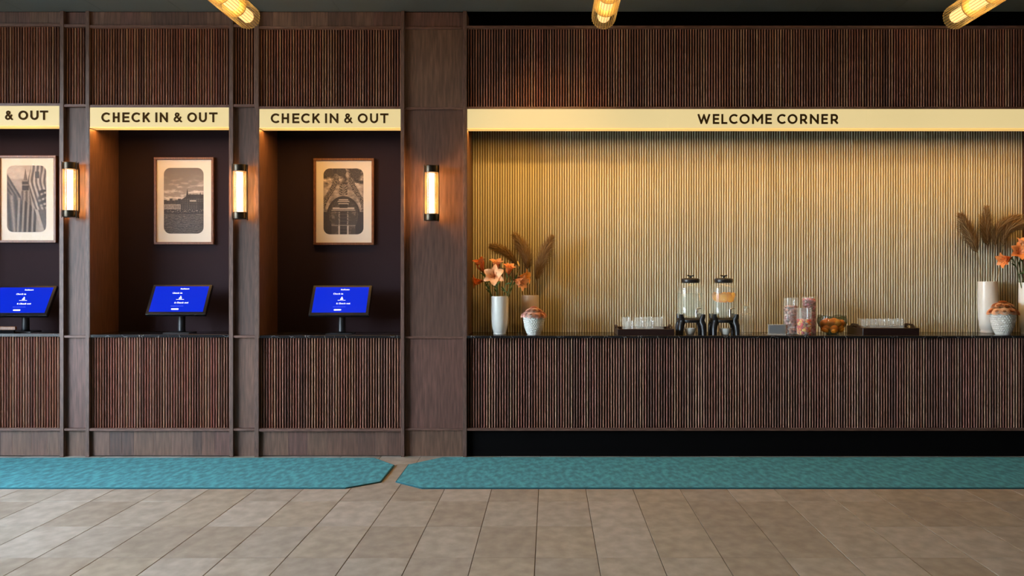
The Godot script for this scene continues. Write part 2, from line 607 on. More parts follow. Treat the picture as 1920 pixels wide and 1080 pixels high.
func build_panelling() -> void:
	var w := structure("wall_back", "dark walnut panelled lobby wall with upright stiles and thin rails", "wall")
	block("backing", Vector3(-6.25, 0, -0.75), Vector3(6.2, CEIL + 0.2, BACK - 0.02), M.void, w)
	var top := CEIL - 0.0015
	# pillars: two stiles, panels set back between them, rails across
	for k in PILLARS.size():
		var p: Array = PILLARS[k]
		var x0 := at(p[0], 0).x
		var x1 := at(p[1], 0).x
		var x2 := at(p[2], 0).x
		var x3 := at(p[3], 0).x
		block("stile", Vector3(x0, 0, BACK - 0.02), Vector3(x1, top, 0), M.trim, w, 0.0015)
		block("stile", Vector3(x2, 0, BACK - 0.02), Vector3(x3, top, 0), M.trim, w, 0.0015)
		var rows := [[45, 50], [195, 200], [629, 633.5], [803.5, 808]]
		if k == 3:
			rows = [[49, 53], [200, 204.5], [631, 635], [804, 808]]
		var ys := [top]
		for r in rows:
			var a := at(0, r[0]).y
			var b := at(0, r[1]).y
			block("rail", Vector3(x1, b, -0.06), Vector3(x2, a, -0.006 if k < 3 else -0.022), M.rail, w, 0.001)
			ys.append_array([a, b])
		ys.append(0.0)
		for q in 5:
			var y1: float = ys[q * 2]
			var y0: float = ys[q * 2 + 1]
			if q == 1 and k < 3:
				var where: String = ["out of view on the left", "between the leftmost and middle check-in niches", "between the middle and right check-in niches", ""][k]
				if k == 0:
					block("wood_panel", Vector3(x1, y0, -0.06), Vector3(x2, y1, -0.04), M.wood, w)
					continue
				var s := thing("slat_panel", Vector3(0, 0, 0), "narrow walnut slat panel high on the pillar " + where, "wall panel", "dark slatted panels of the upper wall")
				block("backing_panel", Vector3(x1, y0, -0.07), Vector3(x2, y1, -0.045), M.slat_back, s)
				add_slats(s, x1, x2, y0, y1, -0.045, M.slat)
			else:
				var mt: Material = M.board[(k * 3 + q * 2) % 6]
				block("wood_panel", Vector3(x1, y0, -0.06), Vector3(x2, y1, -0.04), mt, w)
	# left of the pillars and right of the welcome corner the wall goes on plain
	block("wood_panel", Vector3(-6.0, 0, -0.06), Vector3(at(-208, 0).x, top, -0.04), M.wood, w)
	block("wood_panel", Vector3(at(1978, 0).x + 0.03, 0, -0.06), Vector3(6.0, top, -0.04), M.wood, w)
	block("stile", Vector3(at(1978, 0).x, 0, BACK - 0.02), Vector3(at(1978, 0).x + 0.03, top, 0), M.trim, w, 0.0015)
	# bays
	var spots := ["above the leftmost check-in sign, cut by the picture edge", "above the middle check-in sign", "above the right check-in sign beside the wide pillar"]
	for k in 3:
		var b: Dictionary = BAYS[k]
		var x0 := at(b.x[0], 0).x
		var x1 := at(b.x[1], 0).x
		var crown_a := at(0, b.crown[0]).y
		var crown_b := at(0, b.crown[1]).y
		var rail_a := at(0, b.rail[0]).y
		var rail_b := at(0, b.rail[1]).y
		add_boards(w, x0, x1, crown_a, top, -0.03)
		block("backing", Vector3(x0, crown_a, -0.08), Vector3(x1, top, -0.05), M.slat_back, w)
		block("rail", Vector3(x0, crown_b, -0.06), Vector3(x1, crown_a, -0.008), M.rail, w, 0.001)
		block("rail", Vector3(x0, rail_b, -0.06), Vector3(x1, rail_a, -0.008), M.rail, w, 0.001)
		var s := thing("slat_panel", Vector3.ZERO, "dark walnut slat panel " + spots[k], "wall panel", "dark slatted panels of the upper wall")
		block("backing_panel", Vector3(x0, rail_a, -0.07), Vector3(x1, crown_b, -0.045), M.slat_back, s)
		add_slats(s, x0, x1, rail_a, crown_b, -0.045, M.slat)
		# the niche: dark back, walnut sides, soffit
		var under := at(0, b.top[1]).y
		block("niche_back", Vector3(x0, under, BACK - 0.02), Vector3(x1, rail_b, BACK), M.niche, w)
		block("niche_side", Vector3(x0, under, BACK), Vector3(x0 + 0.004, rail_b, -0.002), M.wood, w)
		block("niche_side", Vector3(x1 - 0.004, under, BACK), Vector3(x1, rail_b, -0.002), M.wood, w)
		block("soffit", Vector3(x0, rail_b, BACK - 0.02), Vector3(x1, rail_b + 0.02, -0.06), M.niche, w)
	# welcome corner: dark gap under the ceiling, slats, soffit, end walls
	var c := WELCOME
	var x0 := at(c.x[0], 0).x
	var x1 := at(c.x[1], 0).x
	var crown_a := at(0, c.crown[0]).y
	var crown_b := at(0, c.crown[1]).y
	var rail_a := at(0, c.rail[0]).y
	var rail_b := at(0, c.rail[1]).y
	var under := at(0, c.top[1]).y
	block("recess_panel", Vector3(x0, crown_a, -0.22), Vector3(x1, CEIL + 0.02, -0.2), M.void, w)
	block("rail", Vector3(x0, crown_b, -0.2), Vector3(x1, crown_a, -0.008), M.rail, w, 0.001)
	block("rail", Vector3(x0, rail_b, -0.06), Vector3(x1, rail_a, -0.008), M.rail, w, 0.001)
	block("soffit", Vector3(x0, rail_b, BACK - 0.02), Vector3(x1, rail_b + 0.02, -0.06), M.niche, w)
	block("niche_side", Vector3(x0, under, BACK), Vector3(x0 + 0.004, rail_b, -0.002), M.wood, w)
	block("niche_side", Vector3(x1 - 0.004, under, BACK), Vector3(x1, rail_b, -0.002), M.wood, w)
	var s := thing("slat_panel", Vector3.ZERO, "long dark walnut slat panel above the welcome corner sign", "wall panel", "dark slatted panels of the upper wall")
	block("backing_panel", Vector3(x0, rail_a, -0.07), Vector3(x1, crown_b, -0.045), M.slat_back, s)
	add_slats(s, x0, x1, rail_a, crown_b, -0.045, M.slat)
	var cr := thing("slat_panel", Vector3.ZERO, "cream ribbed slat wall behind the vases and drinks of the welcome corner", "wall panel")
	block("backing_panel", Vector3(x0 + 0.004, under, BACK - 0.02), Vector3(x1 - 0.004, rail_b, BACK), M.cream_back, cr)
	add_slats(cr, x0 + 0.004, x1 - 0.004, at(0, 628).y - 0.01, rail_b, BACK, M.cream, 0.0135, 0.011)


func build_counters() -> void:
	var spots := ["of the leftmost check-in niche, cut by the picture edge", "of the middle check-in niche, between two narrow pillars", "of the right check-in niche beside the wide pillar"]
	for k in 3:
		var b: Dictionary = BAYS[k]
		var x0 := at(b.x[0], 0).x
		var x1 := at(b.x[1], 0).x
		var t_a := at(0, b.top[0]).y
		var t_b := at(0, b.top[1]).y
		var f_a := at(0, b.foot[0]).y
		var f_b := at(0, b.foot[1]).y
		var c := thing("counter_cabinet", Vector3.ZERO, "slatted walnut counter front " + spots[k], "counter", "slatted check-in counters")
		block("backing_panel", Vector3(x0, f_b, -0.07), Vector3(x1, t_b, -0.045), M.slat_back, c)
		add_slats(c, x0, x1, f_a, t_b, -0.045, M.slat)
		block("rail", Vector3(x0, f_b, -0.06), Vector3(x1, f_a, -0.004), M.rail, c, 0.001)
		add_boards(c, x0, x1, 0.006, f_b, -0.032)
		var w := thing("worktop", Vector3.ZERO, "black white-veined marble worktop " + spots[k], "worktop", "marble worktops of the check-in niches")
		block("slab", Vector3(x0 + 0.004, t_b, BACK), Vector3(x1 - 0.004, t_a, -0.008), M.marble, w, 0.0015)
	var d := WELCOME
	var x0 := at(d.x[0], 0).x
	var x1 := at(d.x[1], 0).x
	var f_a := at(0, d.foot[0]).y
	var f_b := at(0, d.foot[1]).y
	var c := thing("counter_cabinet", Vector3.ZERO, "long slatted walnut counter of the welcome corner with black recessed plinth", "counter")
	block("backing_panel", Vector3(x0, f_b, -0.07), Vector3(x1, TOP_Y - 0.018, -0.045), M.slat_back, c)
	add_slats(c, x0, x1, f_a, TOP_Y - 0.018, -0.045, M.slat)
	block("rail", Vector3(x0, f_b, -0.26), Vector3(x1, f_a, -0.004), M.rail, c, 0.001)
	block("plinth", Vector3(x0, 0.0, -0.07), Vector3(x1, f_b, -0.035), M.black, c)
	var w := thing("worktop", Vector3.ZERO, "long black veined marble worktop carrying the vases and drinks", "worktop")
	block("slab", Vector3(x0 + 0.004, TOP_Y - 0.018, BACK), Vector3(x1 - 0.004, TOP_Y, 0.02), M.marble, w, 0.0015)


const TOP_Y := 0.9126   # top of the welcome corner's worktop


# ---------------------------------------------------------------- signs
func arc(cx: float, cy: float, rx: float, ry: float, a0: float, a1: float) -> Array:
	var out := []
	var n := 18
	for k in n + 1:
		var t := deg_to_rad(lerpf(a0, a1, float(k) / n))
		out.append(Vector2(cx + rx * cos(t), cy + ry * sin(t)))
	return out


func pairs(a: Array) -> Array:
	var out := []
	for k in range(0, a.size(), 2):
		out.append(Vector2(a[k], a[k + 1]))
	return out


func glyph(ch: String) -> Array:
	# strokes of the centre line in a cell one cap height tall and as wide as the letter; the x range is stretched to fit
	match ch:
		"C": return [arc(0.6, 0.5, 0.6, 0.5, 48, 312)]
		"O": return [arc(0.5, 0.5, 0.5, 0.5, 0, 360)]
		"H": return [pairs([0, 0, 0, 1]), pairs([1, 0, 1, 1]), pairs([0, 0.5, 1, 0.5])]
		"E": return [pairs([1, 0, 0, 0, 0, 1, 1, 1]), pairs([0, 0.51, 0.9, 0.51])]
		"K": return [pairs([0, 0, 0, 1]), pairs([0.9, 1, 0.02, 0.34]), pairs([0.36, 0.6, 0.97, 0])]
		"I": return [pairs([0.5, 0, 0.5, 1])]
		"N": return [pairs([0, 0, 0, 1, 1, 0, 1, 1])]
		"U": return [pairs([0, 1, 0, 0.42]) + arc(0.5, 0.42, 0.5, 0.42, 180, 360) + pairs([1, 1])]
		"T": return [pairs([0, 1, 1, 1]), pairs([0.5, 0, 0.5, 1])]
		"W": return [pairs([0, 1, 0.25, 0, 0.5, 0.94, 0.75, 0, 1, 1])]
		"L": return [pairs([0, 1, 0, 0, 1, 0])]
		"M": return [pairs([0, 0, 0, 1, 0.5, 0.28, 1, 1, 1, 0])]
		"R": return [pairs([0, 0, 0, 1, 0.5, 1]) + arc(0.52, 0.69, 0.42, 0.31, 80, -80) + pairs([0.5, 0.38, 0, 0.38]), pairs([0.5, 0.38, 0.96, 0])]
		"&": return [pairs([1, -0.02, 0.2, 0.72, 0.17, 0.85, 0.26, 0.97, 0.42, 1, 0.57, 0.95, 0.62, 0.83, 0.55, 0.7, 0.35, 0.58, 0.1, 0.42, 0, 0.26, 0.06, 0.09, 0.24, 0, 0.46, 0.02, 0.66, 0.14, 0.8, 0.32, 0.9, 0.5])]
	return []


func letter_mesh(ch: String, w: float, h: float, t: float) -> ArrayMesh:
	var m := Maker.new()
	var level := 0.006
	var cell := PackedVector2Array([Vector2(-t, 0), Vector2(w + t, 0), Vector2(w + t, h), Vector2(-t, h)])
	for s in glyph(ch):
		level += 0.0004
		var pts := []
		for p in s:
			pts.append(Vector2(t / 2 + p.x * (w - t), t / 2 + p.y * (h - t)) if ch != "I" else Vector2(w / 2, t / 2 + p.y * (h - t)))
		# an offset ribbon with mitred corners and square ends
		var left := PackedVector2Array()
		var right := PackedVector2Array()
		var closed: bool = pts[0].distance_to(pts[-1]) < 0.001
		for k in pts.size():
			var d0: Vector2 = (pts[k] - pts[k - 1]).normalized() if k > 0 else Vector2.ZERO
			var d1: Vector2 = (pts[k + 1] - pts[k]).normalized() if k < pts.size() - 1 else Vector2.ZERO
			if closed and k == 0:
				d0 = (pts[-1] - pts[-2]).normalized()
			if closed and k == pts.size() - 1:
				d1 = (pts[1] - pts[0]).normalized()
			var p: Vector2 = pts[k]
			if d0 == Vector2.ZERO:
				d0 = d1
				p -= d1 * t / 2 * (1.0 if ch != "C" else 0.2)
			if d1 == Vector2.ZERO:
				d1 = d0
				p += d0 * t / 2 * (1.0 if ch != "C" else 0.2)
			var n0 := d0.orthogonal()
			var n1 := d1.orthogonal()
			var mi := (n0 + n1).normalized()
			var len := minf(t / 2 / maxf(mi.dot(n0), 0.3), t * 1.6)
			left.append(p + mi * len)
			right.append(p - mi * len)
		for k in left.size() - 1:
			var quad := PackedVector2Array([left[k], left[k + 1], right[k + 1], right[k]])
			for piece in Geometry2D.intersect_polygons(quad, cell):
				m.prism(piece, 0.0, level + 0.0002 * (k % 2))
	return m.done()


func sign_letters(parent: Node, spans: Array, y_a: float, y_b: float, z: float) -> void:
	for s in spans:
		var a := at(s[1], y_b, z)
		var b := at(s[2], y_a, z)
		part("letter", letter_mesh(s[0], b.x - a.x, b.y - a.y, 0.0122 if s[0] == "&" else 0.0140), M.letter, parent, a)


func build_signs() -> void:
	var words := [
		[["&", 10, 24.5], ["O", 35, 53], ["U", 57.5, 72.5], ["T", 75.5, 90.5]],
		[["C", 190.5, 207], ["H", 212, 224.5], ["E", 230, 243], ["C", 247, 263.5], ["K", 268, 281.5], ["I", 291.5, 295.5], ["N", 300, 315], ["&", 326, 341.5], ["O", 351.5, 369.5], ["U", 373.5, 388], ["T", 392.5, 408]],
		[["C", 508, 524.5], ["H", 528.5, 542], ["E", 548.5, 561.5], ["C", 565, 581.5], ["K", 586, 600], ["I", 609.5, 613.5], ["N", 618.5, 634.5], ["&", 645.5, 661], ["O", 671, 689.5], ["U", 694, 709], ["T", 713, 728.5]],
	]
	var caps := [[207.5, 225], [211, 229.3], [212.8, 231]]
	# the leftmost sign goes on past the picture edge
	words[0] = [["C", -130, -113], ["H", -108, -95], ["E", -89, -76], ["C", -72, -55], ["K", -51, -37], ["I", -27, -23], ["N", -18, -3]] + words[0]
	var names := ["leftmost check-in sign, cut off so that only & OUT shows", "middle glowing CHECK IN & OUT sign above the harbour photograph", "right glowing CHECK IN & OUT sign beside the wide wooden pillar"]
	for k in 3:
		var b: Dictionary = BAYS[k]
		var x0 := at(b.x[0], 0).x + 0.001
		var x1 := at(b.x[1], 0).x - 0.001
		var y1 := at(0, b.sign[0]).y - 0.001
		var y0 := at(0, b.sign[1]).y
		var s := thing("light_box_sign", Vector3.ZERO, "glowing yellow " + names[k] if k == 0 else names[k], "sign", "check-in light box signs")
		sign_box(s, x0, x1, y0, y1, [])
		sign_letters(s, words[k], caps[k][0], caps[k][1], -0.004)
	var d := WELCOME
	var s := thing("light_box_sign", Vector3.ZERO, "long glowing yellow WELCOME CORNER sign above the cream slat wall", "sign")
	sign_box(s, at(d.x[0], 0).x + 0.001, at(d.x[1], 0).x - 0.001, at(0, d.sign[1]).y, at(0, d.sign[0]).y - 0.001, [at(1254, 0).x, at(1627, 0).x])
	sign_letters(s, [["W", 1308, 1331.5], ["E", 1336.5, 1348.5], ["L", 1352.5, 1363.5], ["C", 1367, 1383.5], ["O", 1386.5, 1405.5], ["M", 1410, 1430.5], ["E", 1435, 1447], ["C", 1457, 1473.5], ["O", 1476.5, 1495], ["R", 1500, 1513.5], ["N", 1518.5, 1535], ["E", 1540, 1552], ["R", 1557.5, 1571.5]], 214, 232.5, -0.004)


# a light box: glowing front and underside, housing behind, the light it gives just below and before it
func sign_box(s: Node3D, x0: float, x1: float, y0: float, y1: float, seams: Array) -> void:
	var cuts := [x0] + seams + [x1]
	for k in cuts.size() - 1:
		block("diffuser", Vector3(cuts[k] + (0.0006 if k > 0 else 0.0), y0 + 0.006, -0.10), Vector3(cuts[k + 1], y1, -0.005), M.sign, s, 0.001)
	block("bottom_lip", Vector3(x0, y0, -0.12), Vector3(x1, y0 + 0.005, -0.002), M.sign_lip, s, 0.0008)
	block("housing", Vector3(x0, y0 + 0.006, -0.125), Vector3(x1, y1, -0.102), M.black, s)
	var l := AreaLight3D.new()
	l.name = "sign_light"
	l.area_size = Vector2(x1 - x0 - 0.02, 0.1)
	l.area_normalize_energy = false
	l.light_energy = SIGN_DOWN * 10.0
	l.light_color = rgb(255, 186, 92)
	l.position = Vector3((x0 + x1) / 2, y0 - 0.004, -0.06)
	l.rotation.x = -PI / 2
	l.shadow_enabled = true
	s.add_child(l, true)


# ---------------------------------------------------------------- lamps
func build_downlights() -> void:
	var ring := Maker.new()
	ring.lathe([Vector2(0.045, 0.0), Vector2(0.062, 0.0), Vector2(0.062, 0.006), Vector2(0.045, 0.006), Vector2(0.045, 0.0)], 28)
	var ring_mesh := ring.done()
	var lens := lathe_mesh([Vector2(0.0, 0.003), Vector2(0.044, 0.003), Vector2(0.044, 0.008), Vector2(0.0, 0.008)], 24)
	var lens_mat := glow(rgb(255, 214, 150), 3.0)
	var spots := []
	for x in [-0.1, 0.95, 2.1, 3.1]:
		spots.append([Vector3(x, CEIL - 0.006, 2.1), Vector3(x + 0.1, 2.0 if x < 0.0 else 1.62, BACK), WASH * (2.9 if x < 0.0 else 0.85), 20.0, rgb(255, 196, 112) if x < 0.0 else (rgb(255, 234, 192) if x < 2.0 else rgb(255, 242, 216))])
	for x in [-3.4, -1.0, 1.4]:
		for z in [2.6, 5.2]:
			spots.append([Vector3(x, CEIL - 0.006, z), Vector3(x, 0, z + 0.01), DOWN, 50.0, rgb(255, 200, 128)])
	for q in spots:
		var d := thing("downlight", q[0], "small round ceiling downlight with a thin metal ring", "lamp", "ceiling downlights in front of the wall")
		part("trim_ring", ring_mesh, M.steel, d)
		part("lens", lens, lens_mat, d)
		var l := SpotLight3D.new()
		l.name = "light"
		l.light_color = q[4]
		l.light_energy = q[2]
		l.spot_angle = q[3]
		l.spot_angle_attenuation = 1.0
		l.spot_range = 12.0
		l.spot_attenuation = 2.0
		l.light_size = 0.05
		l.shadow_enabled = true
		d.add_child(l, true)
		l.position = Vector3(0, -0.01, 0)
		var to: Vector3 = (q[1] - q[0]).normalized()
		l.basis = Basis.looking_at(to, Vector3.UP if absf(to.y) < 0.98 else Vector3.RIGHT)


func bulb_light(parent: Node, pos: Vector3, energy: float, color: Color) -> void:
	var l := OmniLight3D.new()
	l.name = "light"
	l.light_color = color
	l.light_energy = energy
	l.light_size = 0.02
	l.omni_range = 12.0
	l.omni_attenuation = 2.0
	l.shadow_enabled = true
	parent.add_child(l, true)
	l.position = pos


func build_pendants() -> void:
	var rib_glass := glass(rgb(250, 222, 150, 0.14), 0.12)
	var gold := mat(rgb(206, 170, 96), 0.3, 0.6)
	var core := glow(rgb(255, 224, 160), 1.0)
	var names := ["leftmost of the three ribbed golden glass tube lamps under the ceiling", "middle of the three ribbed golden glass tube lamps, above the welcome sign", "rightmost of the three ribbed golden glass tube lamps, at upper right"]
	var seg := 0.31
	var r := 0.082
	for k in 3:
		var tip := at([466, 1131.5, 1789][k], [33, 33, 33][k], 0.67)
		var p := thing("pendant_lamp", tip, names[k], "lamp", "ribbed tube lamps hanging from the ceiling")
		for j in 4:
			var z0 := j * seg
			# fluted glass: a shell whose radius ripples
			var m := Maker.new()
			var b := Basis(Vector3(1, 0, 0), Vector3(0, 0, 1), Vector3(0, -1, 0))
			var prof := [Vector2(r * 0.9, z0 + 0.004), Vector2(r, z0 + 0.012), Vector2(r, z0 + seg - 0.012), Vector2(r * 0.9, z0 + seg - 0.004)]
			m.lathe(prof, 112, Vector3.ZERO, {"kind": "flute", "depth": 0.0042, "count": 28.0}, b)
			part("glass_tube", m.done(), rib_glass, p)
			var rods := Maker.new()
			for q in 28:
				var t := TAU * (q + 0.5) / 28.0
				rods.tube([Vector3(cos(t) * (r - 0.001), sin(t) * (r - 0.001), z0 + 0.004), Vector3(cos(t) * (r - 0.001), sin(t) * (r - 0.001), z0 + seg - 0.004)], [0.0016], 5)
			part("ribs", rods.done(), gold, p).set_meta("kind", "stuff")
			var c := Maker.new()
			c.tube([Vector3(0, 0, z0 + 0.018), Vector3(0, 0, z0 + 0.022), Vector3(0, 0, z0 + seg - 0.022), Vector3(0, 0, z0 + seg - 0.018)], [0.034, 0.042, 0.042, 0.034], 24)
			part("bulb", c.done(), core, p)
			bulb_light(p, Vector3(0, 0, z0 + seg / 2), PENDANT, rgb(255, 220, 160))
			var rg := Maker.new()
			rg.lathe([Vector2(0.03, z0 + seg - 0.008), Vector2(r * 0.96, z0 + seg - 0.008), Vector2(r * 0.96, z0 + seg + 0.008), Vector2(0.03, z0 + seg + 0.008)], 28, Vector3.ZERO, {}, b)
			part("joint_ring", rg.done(), gold, p)
		for z in [0.02, 1.2]:
			var w := Maker.new()
			w.tube([Vector3(0, r, z), Vector3(0, CEIL - tip.y, z)], [0.0012], 6)
			part("suspension_wire", w.done(), M.steel, p)


func build_sconces() -> void:
	var shell := glass(rgb(236, 196, 120, 0.02), 0.1)
	var amber := mat(rgb(196, 156, 92), 0.4, 0.3)
	var core := glow(rgb(255, 240, 210), 1.6)
	var xs := [131.5, 450, 809.5]
	var tops := [303, 307, 309]
	var bots := [409, 412.5, 415.5]
	var names := ["tubular bronze wall lamp on the narrow pillar nearest the left edge", "tubular bronze wall lamp between the middle and right niches", "tubular bronze wall lamp on the wide pillar beside the cream wall"]
	for k in 3:
		var z := 0.045
		var a := at(xs[k], bots[k], z)
		var h: float = at(xs[k], tops[k], z).y - a.y
		var s := thing("wall_lamp", a, names[k], "lamp", "bronze tube wall lamps on the pillars")
		var r := 0.054
		var cap := 0.056
		part("bottom_cap", lathe_mesh([Vector2(0, 0.006), Vector2(r - 0.004, 0.006), Vector2(r, 0.01), Vector2(r, cap), Vector2(r - 0.004, cap + 0.002), Vector2(0, cap + 0.002)], 36), M.bronze, s)
		part("top_cap", lathe_mesh([Vector2(0, h - cap - 0.002), Vector2(r - 0.004, h - cap - 0.002), Vector2(r, h - cap), Vector2(r, h - 0.01), Vector2(r - 0.004, h - 0.006), Vector2(0, h - 0.006)], 36), M.bronze, s)
		part("glass_tube", lathe_mesh([Vector2(r - 0.005, cap), Vector2(r - 0.005, h - cap)], 96, {"kind": "flute", "depth": 0.0018, "count": 24.0}), shell, s)
		part("bulb", lathe_mesh([Vector2(0.0, cap + 0.004), Vector2(0.022, cap + 0.006), Vector2(0.022, h - cap - 0.006), Vector2(0.0, h - cap - 0.004)], 20), core, s)
		var lines := Maker.new()
		for q in 24:
			var t := TAU * (q + 0.5) / 24.0
			lines.tube([Vector3(cos(t) * (r - 0.0055), cap, sin(t) * (r - 0.0055)), Vector3(cos(t) * (r - 0.0055), h - cap, sin(t) * (r - 0.0055))], [0.0006], 5)
		part("ribs", lines.done(), amber, s).set_meta("kind", "stuff")
		for q in [0.3, 0.7]:
			bulb_light(s, Vector3(0, h * q, 0), SCONCE, rgb(255, 190, 110))
		for q in [[-1, 0.3], [1, 0.3], [-1, -0.6], [1, -0.6]]:
			var m := Maker.new()
			var px: float = q[0] * sqrt(1.0 - q[1] * q[1]) * (r + 0.004)
			m.tube([Vector3(px, 0, q[1] * (r + 0.004)), Vector3(px, h, q[1] * (r + 0.004))], [0.0034], 8)
			part("rod", m.done(), M.bronze, s)
		block("back_plate", Vector3(-0.03, 0.05, -0.085), Vector3(0.03, h - 0.05, -0.075), M.bronze, s, 0.002)
		for y in [0.03, h - 0.03]:
			block("arm", Vector3(-0.012, y - 0.008, -0.085), Vector3(0.012, y + 0.008, -0.04), M.bronze, s, 0.002)


# ---------------------------------------------------------------- runners
func build_runners() -> void:
	var th := 0.009
	var sets := [
		[[-5.6, 0.07], [-1.30, 0.07], [-1.106, 0.355], [-1.106, 0.925], [-1.30, 1.122], [-5.6, 1.122]],
		[[5.4, 0.045], [-0.80, 0.045], [-1.013, 0.33], [-1.012, 0.92], [-0.815, 1.122], [5.4, 1.122]],
	]
	var names := ["teal carpet runner with clipped corners before the check-in counters", "teal carpet runner along the welcome corner counter"]
	for k in 2:
		var poly := PackedVector2Array()
		var inner := PackedVector2Array()
		for p in sets[k]:
			poly.append(Vector2(p[0], -p[1]))
		inner = Geometry2D.offset_polygon(poly, -0.008)[0]
		var xf := Transform3D(Basis(Vector3(1, 0, 0), Vector3(0, 0, -1), Vector3(0, 1, 0)), Vector3.ZERO)
		var r := thing("carpet_runner", Vector3.ZERO, names[k], "carpet", "teal carpet runners")
		var m := Maker.new()
		m.prism(inner, 0.0, th, xf)
		part("pile", m.done(), M.carpet, r)
		var e := Maker.new()
		e.prism(poly, 0.0, th - 0.002, xf)
		part("edge_binding", e.done(), M.carpet_edge, r)


# ---------------------------------------------------------------- pictures
func rounded(w: float, h: float, r: float) -> PackedVector2Array:
	var out := PackedVector2Array()
	for q in [[1, 1, 0], [-1, 1, 90], [-1, -1, 180], [1, -1, 270]]:
		for k in 7:
			var t := deg_to_rad(q[2] + 15.0 * k)
			out.append(Vector2(q[0] * (w / 2 - r) + r * cos(t), q[1] * (h / 2 - r) + r * sin(t)))
	return out


func print_image(which: int) -> ImageTexture:
	var w := 180
	var h := 300
	var im := Image.create(w, h, false, Image.FORMAT_RGB8)
	var nz := FastNoiseLite.new()
	nz.seed = 5 + which
	nz.frequency = 0.02
	nz.fractal_octaves = 5
	var fine := FastNoiseLite.new()
	fine.seed = 50 + which
	fine.frequency = 0.12
	var dark := Vector3(0.10, 0.065, 0.055)
	var light := Vector3(0.86, 0.78, 0.70)
	for j in h:
		for i in w:
			var u := (i + 0.5) / w
			var v := (j + 0.5) / h
			var n := nz.get_noise_2d(i, j * 1.6)
			var f := fine.get_noise_2d(i, j)
			var l := 0.5
			if which == 1:
				l = waterfront(u, v, n, f, nz, i, j)
			elif which == 0:
				l = church(u, v, n, f)
			else:
				l = arch(u, v, n, f)
			var c := dark.lerp(light, clampf((l - 0.12) * 1.2, 0.0, 1.0))
			im.set_pixel(i, j, Color(c.x, c.y, c.z))
	return ImageTexture.create_from_image(im)


func waterfront(u: float, v: float, n: float, f: float, nz: FastNoiseLite, i: int, j: int) -> float:
	var l := 0.48 + 0.32 * v + maxf(0.0, nz.get_noise_2d(i * 0.7, j * 2.2)) * 0.6 * smoothstep(0.05, 0.4, v)
	# low row of houses on the left
	var roof := 0.485 + 0.02 * sin(floorf(u * 14.0) * 2.3)
	if u < 0.44 and v > roof and v < 0.63:
		l = 0.18 + 0.2 * f if v < 0.555 else 0.62 + 0.15 * f
		if v > 0.565 and v < 0.62 and fposmod(u * 26.0, 1.0) < 0.35:
			l = 0.3
	# the big house with its steep roof, turrets and spire
	var ridge := 0.405 if u > 0.62 else lerpf(0.49, 0.41, clampf((u - 0.42) / 0.2, 0.0, 1.0))
	for s in [[0.59, 0.315, 0.022], [0.92, 0.365, 0.02], [0.66, 0.385, 0.02], [0.75, 0.39, 0.015], [0.84, 0.39, 0.015]]:
		var d := absf(u - s[0])
		if d < s[2] * 1.6:
			ridge = minf(ridge, lerpf(s[1], 0.45, clampf(d / (s[2] * 1.6), 0.0, 1.0)))
	if u > 0.42 and v > ridge and v < 0.64:
		l = 0.16 + 0.10 * f
		if v > 0.47 and fposmod(u * 22.0, 1.0) < 0.4 and fposmod(v * 34.0, 1.0) < 0.5:
			l = 0.42
		if v > 0.49 and v < 0.515 and absf(u - 0.73) < 0.08:
			l = 0.7
		if u > 0.84 and v > 0.53:
			l *= 0.6
	if v >= 0.63 and v < 0.70:
		l = 0.10 + 0.08 * f
		if f > 0.25 and v < 0.685:
			l = 0.6
	if v >= 0.70:
		l = 0.30 + 0.10 * sin(v * 260.0 + n * 9.0) + 0.15 * f - 0.12 * (v - 0.7)
	return l


func church(u: float, v: float, n: float, f: float) -> float:
	var l := 0.68 + 0.10 * n - 0.05 * u + (0.10 if v < 0.2 else 0.0)
	# spire, lantern and tower in the middle
	var c := 0.47
	var half := lerpf(0.004, 0.05, clampf((v - 0.05) / 0.17, 0.0, 1.0)) if v < 0.22 else (0.085 if v < 0.38 else lerpf(0.11, 0.2, clampf((v - 0.38) / 0.4, 0.0, 1.0)))
	if v > 0.05 and absf(u - c) < half:
		l = 0.42 - 0.9 * (u - c) if v < 0.22 else 0.30 + 0.25 * sin(v * 90.0) + 0.1 * f
		if v > 0.30 and v < 0.37:
			l = 0.10
		if v > 0.38:
			l = 0.46 + 0.16 * sin(u * 60.0) + 0.12 * f
	# the house on the left leaning in
	var edge := 0.12 + (u * 0.95)
	if u < 0.36 and v > edge:
		l = 0.25 + 0.22 * sin((v - u * 0.95) * 70.0) + 0.1 * f
		if v > 0.42 + u * 0.2:
			l = 0.35 + 0.25 * sin(u * 34.0 - v * 5.0) + 0.1 * f
	# the tall pilasters below
	if v > 0.52 and u > 0.22 and u < 0.78 and v > 0.45 + absf(u - 0.3) * 0.5:
		l = 0.36 + 0.28 * sin(u * 52.0 + (v - 1.0) * 4.0) + 0.08 * f
	# the curved facade on the right
	var bow := 0.60 + 0.28 * pow(v, 1.3) - 0.16 * smoothstep(0.0, 0.3, v) * (1.0 - v)
	if u > bow and v > 0.0:
		l = 0.52 + 0.25 * sin((u - bow) * 60.0 - v * 6.0) + 0.12 * n
		if absf(u - 0.75 - 0.02 * sin(v * 9.0)) < 0.055 and absf(v - 0.14) < 0.05:
			l = 0.14
		if u > 0.8 - (v - 0.35) * 0.1 and v > 0.36 and v < 0.62 and fposmod(v * 12.0 + u * 3.0, 1.0) < 0.6:
			l = 0.15 + 0.1 * f
		if v > 0.66:
			l = minf(l, 0.30 + 0.1 * f) if u > bow + 0.08 else 0.7
	return l


